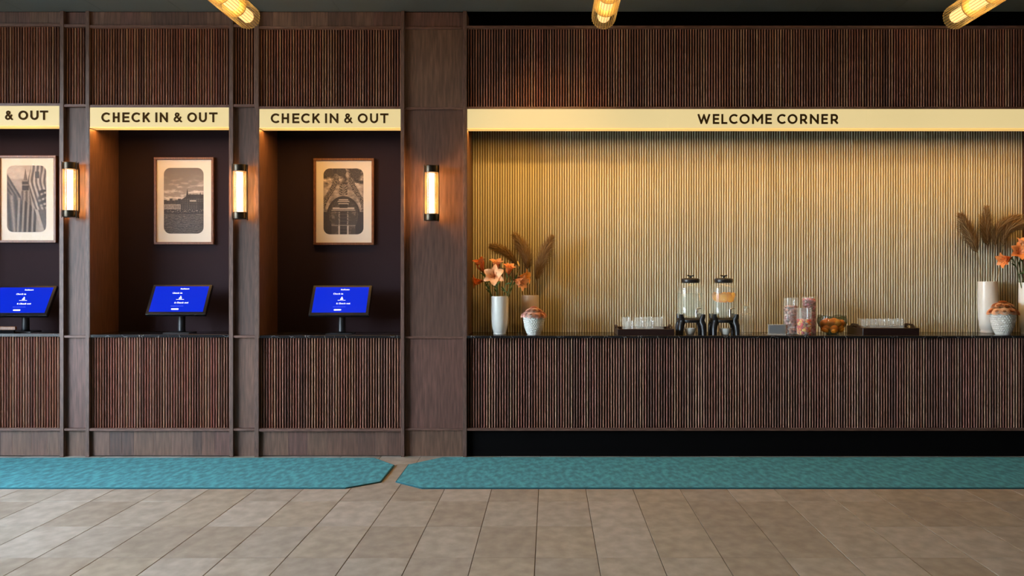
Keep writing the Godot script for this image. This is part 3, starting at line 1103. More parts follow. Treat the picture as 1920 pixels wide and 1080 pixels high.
func arch(u: float, v: float, n: float, f: float) -> float:
	var d := absf(u - 0.5)
	var l := 0.62 + 0.35 * n
	if v < 0.24:
		l = 0.42 + 0.9 * n + (0.12 if f > 0.2 else 0.0)
		for b in [[0.45, 0.05, 0.12], [0.80, 0.08, 0.13], [0.14, 0.06, 0.11]]:
			if Vector2(u - b[0], (v - b[1]) * 1.6).length() < b[2]:
				l = 0.22 + 0.15 * f
	# leafy garlands down both sides and a sprig in the middle
	var g := 0.18 + 0.0 * v + 0.34 * smoothstep(0.14, 0.62, v)
	if v > 0.14 and v < 0.64 and absf(d - g) < 0.07:
		l = 0.14 if 0.5 * sin((v * 1.0 - d * 0.8) * 190.0) + 1.6 * f > 0.02 else 0.56
	if v > 0.24 and v < 0.40 and d < 0.10:
		l = 0.16 if (0.6 * sin(v * 170.0 + d * 60.0) + 1.5 * f > 0.0 and d > 0.02) or d < 0.006 else 0.58
	# the dark arch with lit galleries inside it
	var r := Vector2(d / 0.42, (v - 0.72) / 0.30).length()
	if v > 0.40 and (r < 1.0 or v > 0.66):
		l = 0.13 + 0.12 * f
		if r < 0.88:
			l = 0.24 + 0.25 * f
			for s in [[0.475, 0.008, 0.12], [0.50, 0.006, 0.15], [0.535, 0.010, 0.13], [0.605, 0.016, 0.27], [0.635, 0.006, 0.30]]:
				if absf(v - s[0]) < s[1] and d < s[2]:
					l = 0.78
			if v > 0.54 and v < 0.60 and d < 0.10:
				l = 0.10
		if v > 0.66:
			if d < 0.09:
				l = 0.20 + 0.06 * sin(v * 120.0)
			elif d < 0.12 and v < 0.88:
				l = 0.50 + 0.5 * f
			elif d < 0.30:
				l = 0.26 + 0.5 * maxf(0.0, n + 0.3 * f)
			if v > 0.86 and absf(d - 0.11) < 0.02:
				l = 0.8
			if absf(v - 0.865) < 0.005 and d < 0.3:
				l = 0.62
	return l


func build_pictures() -> void:
	var boxes := [
		[-4.5, 104.5, 291.3, 455, 13, 86.7, 310.3, 435.3],
		[288.3, 400.3, 294.7, 458.2, 307.2, 381.7, 314.8, 438],
		[587.5, 701, 296.5, 459.2, 606.5, 681.5, 315.8, 439.5],
	]
	var names := ["brown framed sepia photograph of a church spire, cut by the left picture edge", "brown framed sepia photograph of a waterfront palace under a cloudy sky", "brown framed sepia photograph of a dark arch hung with leafy garlands"]
	for k in 3:
		var b: Array = boxes[k]
		var z := BACK + 0.030
		var lo := at(b[0], b[3], z)
		var hi := at(b[1], b[2], z)
		var c := (lo + hi) / 2.0
		var w := hi.x - lo.x
		var h := hi.y - lo.y
		var o := thing("framed_picture", Vector3(c.x, c.y, BACK), names[k], "picture", "framed photographs in the check-in niches")
		var t := 0.019
		var m := Maker.new()
		m.block(Vector3(-w / 2, h / 2 - t, 0.001), Vector3(w / 2, h / 2, 0.030), 0.002)
		m.block(Vector3(-w / 2, -h / 2, 0.001), Vector3(w / 2, -h / 2 + t, 0.030), 0.002)
		m.block(Vector3(-w / 2, -h / 2 + t, 0.001), Vector3(-w / 2 + t, h / 2 - t, 0.030), 0.002)
		m.block(Vector3(w / 2 - t, -h / 2 + t, 0.001), Vector3(w / 2, h / 2 - t, 0.030), 0.002)
		part("frame", m.done(), M.frame, o)
		block("mount", Vector3(-w / 2 + t, -h / 2 + t, 0.004), Vector3(w / 2 - t, h / 2 - t, 0.014), M.mat_board, o)
		var pl := at(b[4], b[7], BACK + 0.015) - Vector3(c.x, c.y, BACK)
		var ph := at(b[5], b[6], BACK + 0.015) - Vector3(c.x, c.y, BACK)
		var pw := ph.x - pl.x
		var pp := ph.y - pl.y
		var pm := Maker.new()
		var poly := rounded(pw, pp, pw * 0.16)
		for p in poly:
			pm.vert(Vector3(p.x, p.y, 0), Vector3(0, 0, 1), Vector2(p.x / pw + 0.5, 0.5 - p.y / pp))
		for q in range(1, poly.size() - 1):
			pm.tri(0, q, q + 1)
		var pr := mat(Color.WHITE, 0.7)
		pr.albedo_texture = print_image(k)
		part("photo_print", pm.done(), pr, o, Vector3((pl.x + ph.x) / 2, (pl.y + ph.y) / 2, 0.0146))
		block("glass_pane", Vector3(-w / 2 + t, -h / 2 + t, 0.020), Vector3(w / 2 - t, h / 2 - t, 0.0215), M.picture_pane, o)


# ---------------------------------------------------------------- monitors
func build_monitors() -> void:
	var screen_mat := glow(rgb(4, 46, 238), 0.85)
	screen_mat.albedo_color = rgb(6, 8, 14)
	screen_mat.roughness = 0.09
	var white := glow(rgb(225, 232, 255), 0.9)
	var faint := glow(rgb(110, 130, 250), 0.7)
	var font := SystemFont.new()
	font.font_names = PackedStringArray(["Droid Sans"])
	font.font_weight = 700
	# centre x at the lower edge, rows of the screen's lower and upper edge
	var xs := [-4.071, at(329.5, 0, -0.14).x, at(635, 0, -0.14).x]
	var rows := [[586.5, 539.0], [584.5, 537.0], [586.0, 538.5]]
	var names := ["touch screen showing a blue page, on the worktop cut by the left picture edge", "touch screen showing a blue page below the waterfront photograph", "touch screen showing a blue page below the photograph of the arch"]
	for k in 3:
		var y_top: float = at(0, BAYS[k].top[0], -0.008).y
		var a := Vector3(xs[k], at(0, rows[k][0], -0.14).y, -0.14)
		var b := Vector3(xs[k], at(0, rows[k][1], -0.28).y, -0.28)
		var c := (a + b) / 2.0
		var len := a.distance_to(b)
		var tilt := atan2(a.z - b.z, b.y - a.y)
		var w := 0.414
		var o := thing("touch_monitor", Vector3(xs[k], y_top, -0.24), names[k], "monitor", "blue check-in screens")
		var pos := c - o.position
		var rot := Vector3(-tilt, 0, 0)
		var bz := part("bezel", box_mesh(Vector3(-w / 2 - 0.024, -len / 2 - 0.024, -0.032), Vector3(w / 2 + 0.024, len / 2 + 0.020, -0.0005), 0.004), M.plastic, o, pos, rot)
		var sc := part("screen", box_mesh(Vector3(-w / 2, -len / 2, -0.002), Vector3(w / 2, len / 2, 0.0006), 0.0), screen_mat, o, pos, rot)
		var lines := [["Radisson", 0.06, 0.40, 0.0115], ["Check in", -0.06, 0.23, 0.0135], ["& Check out", 0.06, -0.15, 0.0135]]
		for l in lines:
			var tm := TextMesh.new()
			tm.text = l[0]
			tm.font = font
			tm.font_size = 64
			tm.pixel_size = l[3] / 46.0
			tm.depth = 0.0006
			var ln := part("lettering", tm, white, sc, Vector3(l[1] * w, l[2] * len, 0.001))
			ln.name = "lettering"
		var icon := Maker.new()
		icon.prism(rounded(0.009, 0.009, 0.0044), 0.0, 0.0008, Transform3D(Basis(), Vector3(0.0, 0.028, 0.0)))
		icon.prism(PackedVector2Array([Vector2(-0.012, 0.006), Vector2(0.012, 0.006), Vector2(0.007, 0.021), Vector2(-0.007, 0.021)]), 0.0, 0.0008)
		icon.prism(PackedVector2Array([Vector2(-0.03, -0.002), Vector2(0.03, -0.002), Vector2(0.03, 0.001), Vector2(-0.03, 0.001)]), 0.0, 0.0008)
		var btn := Maker.new()
		btn.prism(rounded(0.056, 0.012, 0.005), 0.0, 0.0008)
		part("button", btn.done(), white, sc, Vector3(-0.03 * w, -0.40 * len, 0.0008))
		var line := Maker.new()
		for q in 9:
			line.block(Vector3(-0.05 + q * 0.011, -0.0008, 0.0), Vector3(-0.043 + q * 0.011, 0.0008, 0.0006))
		part("fine_print", line.done(), faint, sc, Vector3(0.0, -0.28 * len, 0.0008))
		part("person_icon", icon.done(), white, sc, Vector3(0.02 * w, -0.02 * len, 0.0008))
		var l := AreaLight3D.new()
		l.name = "screen_light"
		l.area_size = Vector2(w, len)
		l.light_energy = 0.004
		l.light_color = rgb(20, 60, 255)
		l.shadow_enabled = true
		o.add_child(l, true)
		l.position = pos + Basis.from_euler(rot) * Vector3(0, 0, 0.004)
		l.rotation = Vector3(-tilt, PI, 0)
		l.basis = Basis.from_euler(rot) * Basis(Vector3.UP, PI)
		# stand
		var hy := pos.y - 0.02
		part("neck", lathe_mesh([Vector2(0, 0.01), Vector2(0.032, 0.01), Vector2(0.028, 0.02), Vector2(0.027, hy - 0.06), Vector2(0.036, hy - 0.055), Vector2(0.038, hy - 0.005), Vector2(0.03, hy), Vector2(0, hy)], 24), M.dark_metal, o, Vector3(0, 0, -0.02))
		block("base_plate", Vector3(-0.1, 0, -0.07), Vector3(0.1, 0.008, 0.1), M.dark_metal, o, 0.003)
	# low wood-topped tray under the leftmost screen
	var y0: float = at(0, BAYS[0].top[0], -0.008).y
	var p := at(0, 0, -0.06)
	var bx := thing("wooden_box", Vector3(at(-20, 0, -0.06).x, y0, -0.06), "low dark box with a brown wooden rim below the leftmost screen", "box")
	block("body", Vector3(-0.2, 0, -0.02), Vector3(at(27, 0, -0.06).x - at(-20, 0, -0.06).x - 0.004, 0.024, -0.002), M.black, bx, 0.001)
	block("rim", Vector3(-0.2, 0.024, -0.025), Vector3(at(28.5, 0, -0.06).x - at(-20, 0, -0.06).x, 0.05, 0.0), M.frame, bx, 0.002)


# ---------------------------------------------------------------- vases and flowers
func vase_mesh(h: float, r: float) -> ArrayMesh:
	return lathe_mesh([Vector2(0, 0), Vector2(r * 0.74, 0), Vector2(r * 0.76, 0.004), Vector2(r * 0.76, h * 0.035), Vector2(r * 0.72, h * 0.045), Vector2(r * 0.78, h * 0.075), Vector2(r * 0.88, h * 0.15), Vector2(r * 0.95, h * 0.28), Vector2(r * 0.99, h * 0.5), Vector2(r, h * 0.75), Vector2(r * 0.995, h - 0.002), Vector2(r * 0.98, h), Vector2(r * 0.94, h), Vector2(r * 0.93, h - 0.004), Vector2(r * 0.9, h * 0.4), Vector2(r * 0.7, h * 0.1), Vector2(0, h * 0.09)], 48)




func build_vases() -> void:
	# name, px centre, py top, z, radius, material, label
	var rows := [
		["lily_left", 937, 555.3, -0.145, 0.0655, "ceramic", "white ceramic cylinder vase holding orange lilies, leftmost on the welcome counter"],
		["pampas_left", 993.7, 553.3, -0.35, 0.0675, "taupe", "beige cylinder vase of pampas grass standing behind the small left flower pot"],
		["pampas_right", 1852.2, 527.7, -0.39, 0.0765, "ceramic", "tall white cylinder vase of pampas grass near the right edge"],
		["lily_right", 1928, 529.5, -0.2, 0.070, "ceramic", "tall white vase of orange lilies cut off by the right picture edge"],
	]
	for q in rows:
		var c := at(q[1], q[2], q[3])
		var h: float = c.y - TOP_Y
		whole("vase", vase_mesh(h, q[4]), M[q[5]], Vector3(c.x, TOP_Y, c.z), q[6], "vase", "cylinder vases on the welcome counter")
		M[q[0]] = c
	# dimpled pots
	var pots := [
		["pot_left", 1001, 589, -0.12, 0.084, "small white dimpled flower pot of pink carnations beside the left vases"],
		["pot_right", 1880.5, 583.3, -0.16, 0.096, "small white dimpled flower pot of carnations before the right pampas vase"],
	]
	for q in pots:
		var c := at(q[1], q[2], q[3])
		var h: float = c.y - TOP_Y
		var r: float = q[4]
		var prof := []
		var steps := 60
		for i in steps + 1:
			var t := float(i) / steps
			prof.append(Vector2(r * (0.56 + 0.44 * pow(sin(minf(1.0, t * 1.12) * PI / 2), 0.8)) * (1.0 - 0.03 * smoothstep(0.85, 1.0, t)), t * h))
		var m := Maker.new()
		m.lathe([Vector2(0, 0), Vector2(r * 0.56, 0)], 96)
		m.lathe(prof, 144, Vector3.ZERO, {"kind": "dimples", "h": h})
		m.lathe([Vector2(r * 0.97, h), Vector2(r * 0.92, h), Vector2(r * 0.9, h * 0.7), Vector2(0, h * 0.68)], 48)
		whole("flower_pot", m.done(), M.ceramic, Vector3(c.x, TOP_Y, c.z), q[5], "flower pot", "white dimpled flower pots")
		M[q[0]] = c


func bez(a: Vector3, b: Vector3, c: Vector3, n: int) -> Array:
	var out := []
	for k in n + 1:
		var t := float(k) / n
		out.append(a.lerp(b, t).lerp(b.lerp(c, t), t))
	return out


func plume_mesh(axis: Array, r: float, count: int) -> ArrayMesh:
	var m := Maker.new()
	var n := axis.size()
	for k in count:
		var t := rng.randf()
		var f := t * (n - 1)
		var i := mini(int(f), n - 2)
		var p: Vector3 = axis[i].lerp(axis[i + 1], f - i)
		var d: Vector3 = (axis[i + 1] - axis[i]).normalized()
		var o := Vector3(rng.randfn(), rng.randfn(), rng.randfn())
		o = (o - d * o.dot(d)).normalized()
		var spread := 1.02 * r * (0.35 + 0.85 * sin(PI * pow(t, 0.75) * 0.92 + 0.12))
		var len := spread * rng.randf_range(0.7, 1.6)
		var mid := p + (d * 0.75 + o * 0.65) * len * 0.55
		var tip := p + (d * 1.25 + o * rng.randf_range(0.5, 1.3)) * len + Vector3(0, -0.25 * len, 0)
		var sd := d.cross(o).normalized()
		var wd := rng.randf_range(0.0007, 0.0015)
		var nn := (o + Vector3(rng.randfn(), rng.randfn(), rng.randfn()) * 0.7).normalized()
		var a := m.vert(p - sd * wd, nn)
		var b := m.vert(p + sd * wd, nn)
		var c := m.vert(mid + sd * wd * 1.3, nn)
		var e := m.vert(mid - sd * wd * 1.3, nn)
		var g := m.vert(tip, nn)
		m.quad(a, b, c, e)
		m.tri(e, c, g)
	return m.done()


func pampas(base: Vector3, rows: Array, r: float, label: String, group: String) -> void:
	# rows: foot of the plume, its middle, its tip
	var o := thing("pampas_stem", base, label, "pampas grass", group)
	var a: Vector3 = rows[0] - base
	var b: Vector3 = rows[1] - base
	var c: Vector3 = rows[2] - base
	var ctrl := b * 2.0 - (a + c) / 2.0
	var axis := bez(a, ctrl, c, 14)
	var m := Maker.new()
	m.tube(bez(Vector3.ZERO, a * 0.5 + Vector3(0, 0.02, 0), a, 8) + axis.slice(1, 10), [0.0022], 6)
	part("stem", m.done(), M.straw, o)
	var p := part("plume", plume_mesh(axis, r, 2800), M.plume, o)
	p.set_meta("kind", "stuff")
	part("plume_tips", plume_mesh(axis.slice(2), r * 1.12, 700), M.plume_tips, p).set_meta("kind", "stuff")
	var core := Maker.new()
	var radii := []
	for k in axis.size():
		var t := float(k) / (axis.size() - 1)
		radii.append(r * 0.22 * pow(sin(PI * (0.06 + 0.9 * t)), 0.8) + 0.0008)
	core.tube(axis, radii, 10)
	part("plume_core", core.done(), M.plume_core, p)


func build_pampas() -> void:
	var v: Vector3 = M.pampas_left
	var g := "pampas plumes in the left beige vase"
	var foot := v + Vector3(0, -0.16, 0)
	pampas(foot + Vector3(-0.02, 0, 0), [at(969, 497, -0.33), at(949, 474, -0.31), at(922, 461, -0.29)], 0.036, "brown pampas plume bending left above the orange lilies", g)
	pampas(foot, [at(988, 506, -0.35), at(985, 478, -0.35), at(967, 442, -0.36)], 0.052, "upright middle brown pampas plume of the left beige vase", g)
	pampas(foot + Vector3(0.02, 0, 0), [at(1006, 526, -0.33), at(1016, 488, -0.32), at(1034, 446, -0.31)], 0.050, "brown pampas plume leaning right from the left beige vase", g)
	v = M.pampas_right
	g = "pampas plumes in the tall right vase"
	foot = v + Vector3(0, -0.2, 0)
	pampas(foot + Vector3(-0.02, 0, 0), [at(1833, 474, -0.37), at(1821, 446, -0.36), at(1802, 404, -0.35)], 0.056, "pampas plume leaning left from the tall right vase", g)
	pampas(foot, [at(1853, 461, -0.38), at(1849, 432, -0.38), at(1850, 390, -0.38)], 0.046, "upright pampas plume with the highest tip in the tall right vase", g)
	pampas(foot + Vector3(0.015, 0, 0.02), [at(1866, 461, -0.37), at(1874, 428, -0.36), at(1908, 407, -0.35)], 0.046, "pampas plume arching right in the tall right vase, behind another", g)
	pampas(foot + Vector3(0.025, 0, 0.03), [at(1881, 461, -0.35), at(1893, 430, -0.34), at(1925, 419, -0.33)], 0.046, "rightmost arching pampas plume, above the lilies at the right edge", g)


func petal_mesh(len: float, wid: float, open: float) -> ArrayMesh:
	var m := Maker.new()
	var nt := 8
	var ns := 4
	var p := Vector2.ZERO
	var pts := []
	for k in nt + 1:
		var t := float(k) / nt
		var th := deg_to_rad(lerpf(12.0, open, pow(t, 1.25)))
		pts.append([p, th])
		p += Vector2(sin(th), cos(th)) * len / nt
	for k in nt + 1:
		var t := float(k) / nt
		var w := wid * pow(sin(PI * clampf(0.10 + 0.88 * t, 0.0, 1.0)), 0.75) * 0.5
		var c: Vector2 = pts[k][0]
		var th: float = pts[k][1]
		for s in ns + 1:
			var q := (float(s) / ns) * 2.0 - 1.0
			var up := absf(q) * w * 0.30 + 0.0018 * sin(t * 14.0 + q * 3.0) * absf(q)
			var nrm := Vector2(-cos(th), sin(th))
			m.vert(Vector3(c.x + nrm.x * up, c.y + nrm.y * up, q * w), Vector3(nrm.x, nrm.y, -q * 0.4).normalized())
	for k in nt:
		for s in ns:
			m.quad(k * (ns + 1) + s, k * (ns + 1) + s + 1, (k + 1) * (ns + 1) + s + 1, (k + 1) * (ns + 1) + s)
	return m.done()


func lily(base: Vector3, head: Vector3, face: Vector3, size: float, open: float, m_petal: Material, label: String, group: String, buds := []) -> void:
	var o := thing("lily", base, label, "lily", group)
	face = face.normalized()
	size *= 1.3
	var h := head - base
	var neck := h - face * size * 0.25
	var m := Maker.new()
	var way := bez(Vector3.ZERO, Vector3(neck.x * 0.3, neck.y * 0.66, neck.z * 0.3), neck, 12)
	m.tube(way, [0.0032], 7)
	for bd in buds:
		var bp: Vector3 = bd - base
		m.tube(bez(way[9], way[11] + Vector3(0, 0.01, 0), bp, 5), [0.0018], 6)
	part("stem", m.done(), M.stem, o)
	for k in 3:
		var lf := Maker.new()
		var p: Vector3 = way[7 + 2 * k]
		var d := Vector3(rng.randf_range(-1, 1), rng.randf_range(0.5, 1.2), rng.randf_range(-0.3, 1)).normalized() * 0.075
		var sd := d.cross(Vector3(0, 0, 1)).normalized() * 0.006
		var nn := d.cross(sd).normalized()
		var ids := []
		for i in 5:
			var s := i / 4.0
			var w := sin(PI * (0.08 + 0.9 * s))
			var c := p + d * s - Vector3(0, 0.02 * s * s, 0)
			ids.append([lf.vert(c - sd * w, nn), lf.vert(c + nn * 0.001, nn), lf.vert(c + sd * w, nn)])
		for i in 4:
			lf.quad(ids[i][0], ids[i][1], ids[i + 1][1], ids[i + 1][0])
			lf.quad(ids[i][1], ids[i][2], ids[i + 1][2], ids[i + 1][1])
		part("leaf", lf.done(), M.stem, o)
	# bloom: throat with stamens, six petals round it
	var up := Vector3.UP if absf(face.y) < 0.9 else Vector3.RIGHT
	var bx := up.cross(face).normalized()
	var bs := Basis(bx, face, bx.cross(face))
	var th := Maker.new()
	th.tube([Vector3(0, -size * 0.26, 0), Vector3(0, -size * 0.1, 0), Vector3(0, 0.004, 0)], [0.003, size * 0.08, size * 0.1], 8)
	for k in 6:
		var a := TAU * k / 6.0 + 0.3
		var e := Vector3(cos(a) * size * 0.22, size * 0.62, sin(a) * size * 0.22)
		th.tube([Vector3(cos(a) * 0.003, 0, sin(a) * 0.003), e], [0.0009], 5)
		th.box(e, Vector3(0.006, 0.0022, 0.0022))
	var bloom := part("bloom", th.done(), M.throat, o, h)
	bloom.basis = bs
	var inner := petal_mesh(size, size * 0.60, open)
	var outer := petal_mesh(size * 1.02, size * 0.46, open + 8.0)
	for k in 6:
		var pt := part("petal", inner if k % 2 == 0 else outer, m_petal, bloom, Vector3(0, -size * 0.05 if k % 2 else 0.0, 0))
		pt.rotation.y = TAU * k / 6.0 + rng.randf_range(-0.12, 0.12) + PI / 6.0
	for bd in buds:
		var b := Maker.new()
		b.lathe([Vector2(0, -0.002), Vector2(0.005, 0.004), Vector2(0.008, 0.018), Vector2(0.007, 0.034), Vector2(0.003, 0.045), Vector2(0, 0.047)], 10)
		part("bud", b.done(), M.bud, o, bd - base, Vector3(rng.randf_range(-0.3, 0.3), 0, rng.randf_range(-0.4, 0.4)))


func build_lilies() -> void:
	var peach := mat(rgb(253, 184, 128), 0.5)
	var orange := mat(rgb(250, 156, 84), 0.5)
	var deep := mat(rgb(232, 118, 50), 0.5)
	var gold := mat(rgb(232, 158, 56), 0.5)
	for m in [peach, orange, deep, gold]:
		m.backlight_enabled = true
		m.backlight = rgb(150, 120, 90)
	M.throat = mat(rgb(120, 70, 30), 0.6)
	M.bud = mat(rgb(214, 170, 84), 0.5)
	var v: Vector3 = M.lily_left
	var g := "lilies in the leftmost white vase"
	var f := v + Vector3(0, -0.18, 0)
	lily(f + Vector3(-0.012, 0, 0.02), at(928, 520, -0.06), Vector3(-0.05, 0.22, 1), 0.098, 100, peach, "large pale orange lily facing out at the front of the left bouquet", g)
	lily(f + Vector3(-0.03, 0, 0), at(905, 508, -0.10), Vector3(-0.35, 1.0, 0.25), 0.088, 48, deep, "deep orange half-closed lily at the upper left of the left bouquet", g, [at(899, 502, -0.07)])
	lily(f + Vector3(0, 0, -0.02), at(930, 506, -0.15), Vector3(0.05, 1, 0.35), 0.078, 70, peach, "pale orange lily with upright petals above the large front one", g, [at(943, 503, -0.13)])
	lily(f + Vector3(0.01, 0, 0.01), at(953, 513, -0.12), Vector3(0.15, 0.9, 0.45), 0.07, 66, orange, "bright orange lily in the middle of the left bouquet", g, [at(962, 506, -0.14)])
	lily(f + Vector3(0.025, 0, 0.015), at(967, 526, -0.09), Vector3(0.75, -0.25, 0.55), 0.084, 74, peach, "orange lily nodding down to the right in the left bouquet", g)
	lily(f + Vector3(0.03, 0, -0.02), at(975, 520, -0.20), Vector3(0.9, 0.1, 0.3), 0.076, 84, gold, "yellowish lily farthest right in the left bouquet", g, [at(974, 500, -0.19)])
	lily(f + Vector3(-0.03, 0, -0.025), at(903, 527, -0.21), Vector3(-0.8, -0.1, 0.2), 0.07, 80, deep, "dark orange lily low at the left of the left bouquet, behind the others", g)
	v = M.lily_right
	g = "lilies at the right picture edge"
	f = v + Vector3(0, -0.2, 0)
	lily(f + Vector3(-0.02, 0, 0.02), at(1907, 478, -0.11), Vector3(-0.12, 0.4, 1), 0.09, 92, orange, "orange lily facing out at the right picture edge", g)
	lily(f + Vector3(-0.03, 0, 0), at(1893, 484, -0.09), Vector3(-0.95, -0.25, 0.4), 0.086, 66, orange, "orange trumpet lily pointing left at the right picture edge", g)
	lily(f + Vector3(0.0, 0, -0.02), at(1914, 466, -0.17), Vector3(0.1, 1, 0.3), 0.075, 62, peach, "pale orange lily standing up behind those at the right picture edge", g)


func build_carnations() -> void:
	var tones := [mat(rgb(255, 210, 190), 0.7), mat(rgb(255, 218, 200), 0.7), mat(rgb(252, 194, 172), 0.7)]
	for m in tones:
		m.backlight_enabled = true
		m.backlight = rgb(120, 90, 80)
	var warm := [mat(rgb(250, 194, 150), 0.7), mat(rgb(244, 180, 134), 0.7), mat(rgb(252, 206, 166), 0.7)]
	var nz := FastNoiseLite.new()
	nz.seed = 3
	nz.frequency = 0.9
	var meshes := []
	for q in 3:
		var m := Maker.new()
		# ruffled petals: rings of crinkled flaps from the middle outwards
		for ring in 5:
			var rr := 0.006 + 0.0052 * ring
			var cnt := 5 + ring * 3
			for k in cnt:
				var a := TAU * (k + rng.randf() * 0.6) / cnt
				var lean := 0.25 + ring * 0.26
				var d := Vector3(cos(a) * sin(lean), cos(lean), sin(a) * sin(lean))
				var sd := Vector3(-sin(a), 0, cos(a))
				var wd := 0.008
				var first := m.v.size()
				for i in 3:
					for s in 5:
						var sx := (s / 4.0) * 2.0 - 1.0
						var t := i / 2.0
						var p := d * (rr * 0.55 + 0.017 * t) + sd * sx * wd * (0.4 + 0.6 * t) + Vector3(0, 0.0022 * (1 if s % 2 == 0 else -1) * t, 0) - Vector3(0, 0.008, 0)
						m.vert(p, (d + Vector3(0, 0.6, 0)).normalized())
				for i in 2:
					for s in 4:
						m.quad(first + i * 5 + s, first + i * 5 + s + 1, first + (i + 1) * 5 + s + 1, first + (i + 1) * 5 + s)
		meshes.append(m.done())
	for side in 2:
		var c: Vector3 = M.pot_left if side == 0 else M.pot_right
		var r := 0.072 if side == 0 else 0.088
		var hh := 0.052 if side == 0 else 0.07
		var label := "pink carnation in the small dimpled pot beside the left vases" if side == 0 else "salmon carnation in the dimpled pot near the right edge"
		var group := "carnations in the left dimpled pot" if side == 0 else "carnations in the right dimpled pot"
		var spots := [[0.0, 0.0]]
		for k in 6:
			spots.append([TAU * k / 6.0 + 0.4, 0.55])
		for k in 10:
			spots.append([TAU * k / 10.0, 1.0])
		var places := ["topmost", "inner right front", "inner front", "inner left front", "inner left rear", "inner rear", "inner right rear", "outermost right", "outer right, towards the front,", "outer front right", "outer front left", "outer left, towards the front,", "outermost left", "outer left, towards the rear,", "outer rear left", "outer rear right", "outer right, towards the rear,"]
		for q in spots.size():
			var s: Array = spots[q]
			var sn: float = s[1]
			var p: Vector3 = c + Vector3(cos(s[0]) * r * sn, hh * (1.0 - sn * sn * 0.85) - 0.012 + rng.randf_range(-0.004, 0.004), sin(s[0]) * r * sn)
			var o := thing("carnation", p, places[q] + " " + label, "carnation", group)
			var set_: Array = tones if side == 0 else warm
			var bl := part("blossom", meshes[rng.randi_range(0, 2)], set_[rng.randi_range(0, 2)], o, Vector3.ZERO, Vector3(sin(s[0]) * sn * 0.7, 0, -cos(s[0]) * sn * 0.7))
			bl.scale = Vector3.ONE * rng.randf_range(1.0, 1.15) * (1.05 if side == 0 else 1.2)
			var st := Maker.new()
			var down := Vector3(-cos(s[0]) * r * sn * 0.45, -0.06 - hh * 0.5, -sin(s[0]) * r * sn * 0.45)
			st.tube([Vector3(0, -0.004, 0), down * 0.5, down], [0.0024], 6)
			part("stem", st.done(), M.stem, o)


# ---------------------------------------------------------------- drinks side of the counter
func tumbler_mesh(h: float, r: float) -> ArrayMesh:
	return lathe_mesh([Vector2(0, 0), Vector2(r * 0.86, 0), Vector2(r * 0.9, 0.003), Vector2(r, h), Vector2(r - 0.0018, h), Vector2(r * 0.9 - 0.002, 0.010), Vector2(0, 0.010)], 32)


func side_top(t: float, hf: float) -> float:
	return hf + 0.024 * smoothstep(0.12, 0.34, minf(t, 1.0 - t))


func hand_hole(t: float, hf: float) -> Vector2:
	var u := (t - 0.5) / 0.14
	if absf(u) >= 1.0:
		return Vector2(-1, -1)
	var hw := 0.011 * sqrt(1.0 - u * u)
	return Vector2(hf + 0.001 - hw, hf + 0.001 + hw)


func tray(x0: float, x1: float, y_front: float, label: String) -> Node3D:
	var z1 := -0.005
	var z0 := -0.405
	var a := at(x0, 0, z1).x
	var b := at(x1, 0, z1).x
	var w := b - a
	var o := thing("serving_tray", Vector3((a + b) / 2, TOP_Y, (z0 + z1) / 2), label, "tray", "dark wooden trays on the welcome counter")
	var d := (z1 - z0) / 2.0
	var hf: float = at(0, y_front, z1).y - TOP_Y
	block("bottom", Vector3(-w / 2 + 0.008, 0.0, -d + 0.008), Vector3(w / 2 - 0.008, 0.010, d - 0.008), M.tray, o)
	block("front_board", Vector3(-w / 2, 0, d - 0.010), Vector3(w / 2, hf, d), M.tray, o, 0.0015)
	block("rear_board", Vector3(-w / 2, 0, -d), Vector3(w / 2, hf, -d + 0.010), M.tray, o, 0.0015)
	for s in [-1.0, 1.0]:
		# a side board raised in the middle round an oval hand hole
		var n := 24
		var m := Maker.new()
		for k in n:
			var t0 := float(k) / n
			var t1 := float(k + 1) / n
			var za := lerpf(-d + 0.010, d - 0.010, t0)
			var zb := lerpf(-d + 0.010, d - 0.010, t1)
			var h0: Vector2 = hand_hole(t0, hf)
			var h1: Vector2 = hand_hole(t1, hf)
			var runs := []
			if h0.x < 0 and h1.x < 0:
				runs = [[0.0, 0.0, side_top(t0, hf), side_top(t1, hf)]]
			else:
				var mid := hf + 0.001
				var l0 := h0.x if h0.x >= 0 else mid
				var l1 := h1.x if h1.x >= 0 else mid
				var u0 := h0.y if h0.x >= 0 else mid
				var u1 := h1.y if h1.x >= 0 else mid
				runs = [[0.0, 0.0, l0, l1], [u0, u1, side_top(t0, hf), side_top(t1, hf)]]
			for r in runs:
				m.prism(PackedVector2Array([Vector2(za, r[0]), Vector2(zb, r[1]), Vector2(zb, r[3]), Vector2(za, r[2])]), -0.005, 0.005, Transform3D(Basis(Vector3(0, 0, 1), Vector3(0, 1, 0), Vector3(-1, 0, 0)), Vector3(s * (w / 2 - 0.005), 0, 0)))
		part("side_board", m.done(), M.tray, o)
	return o


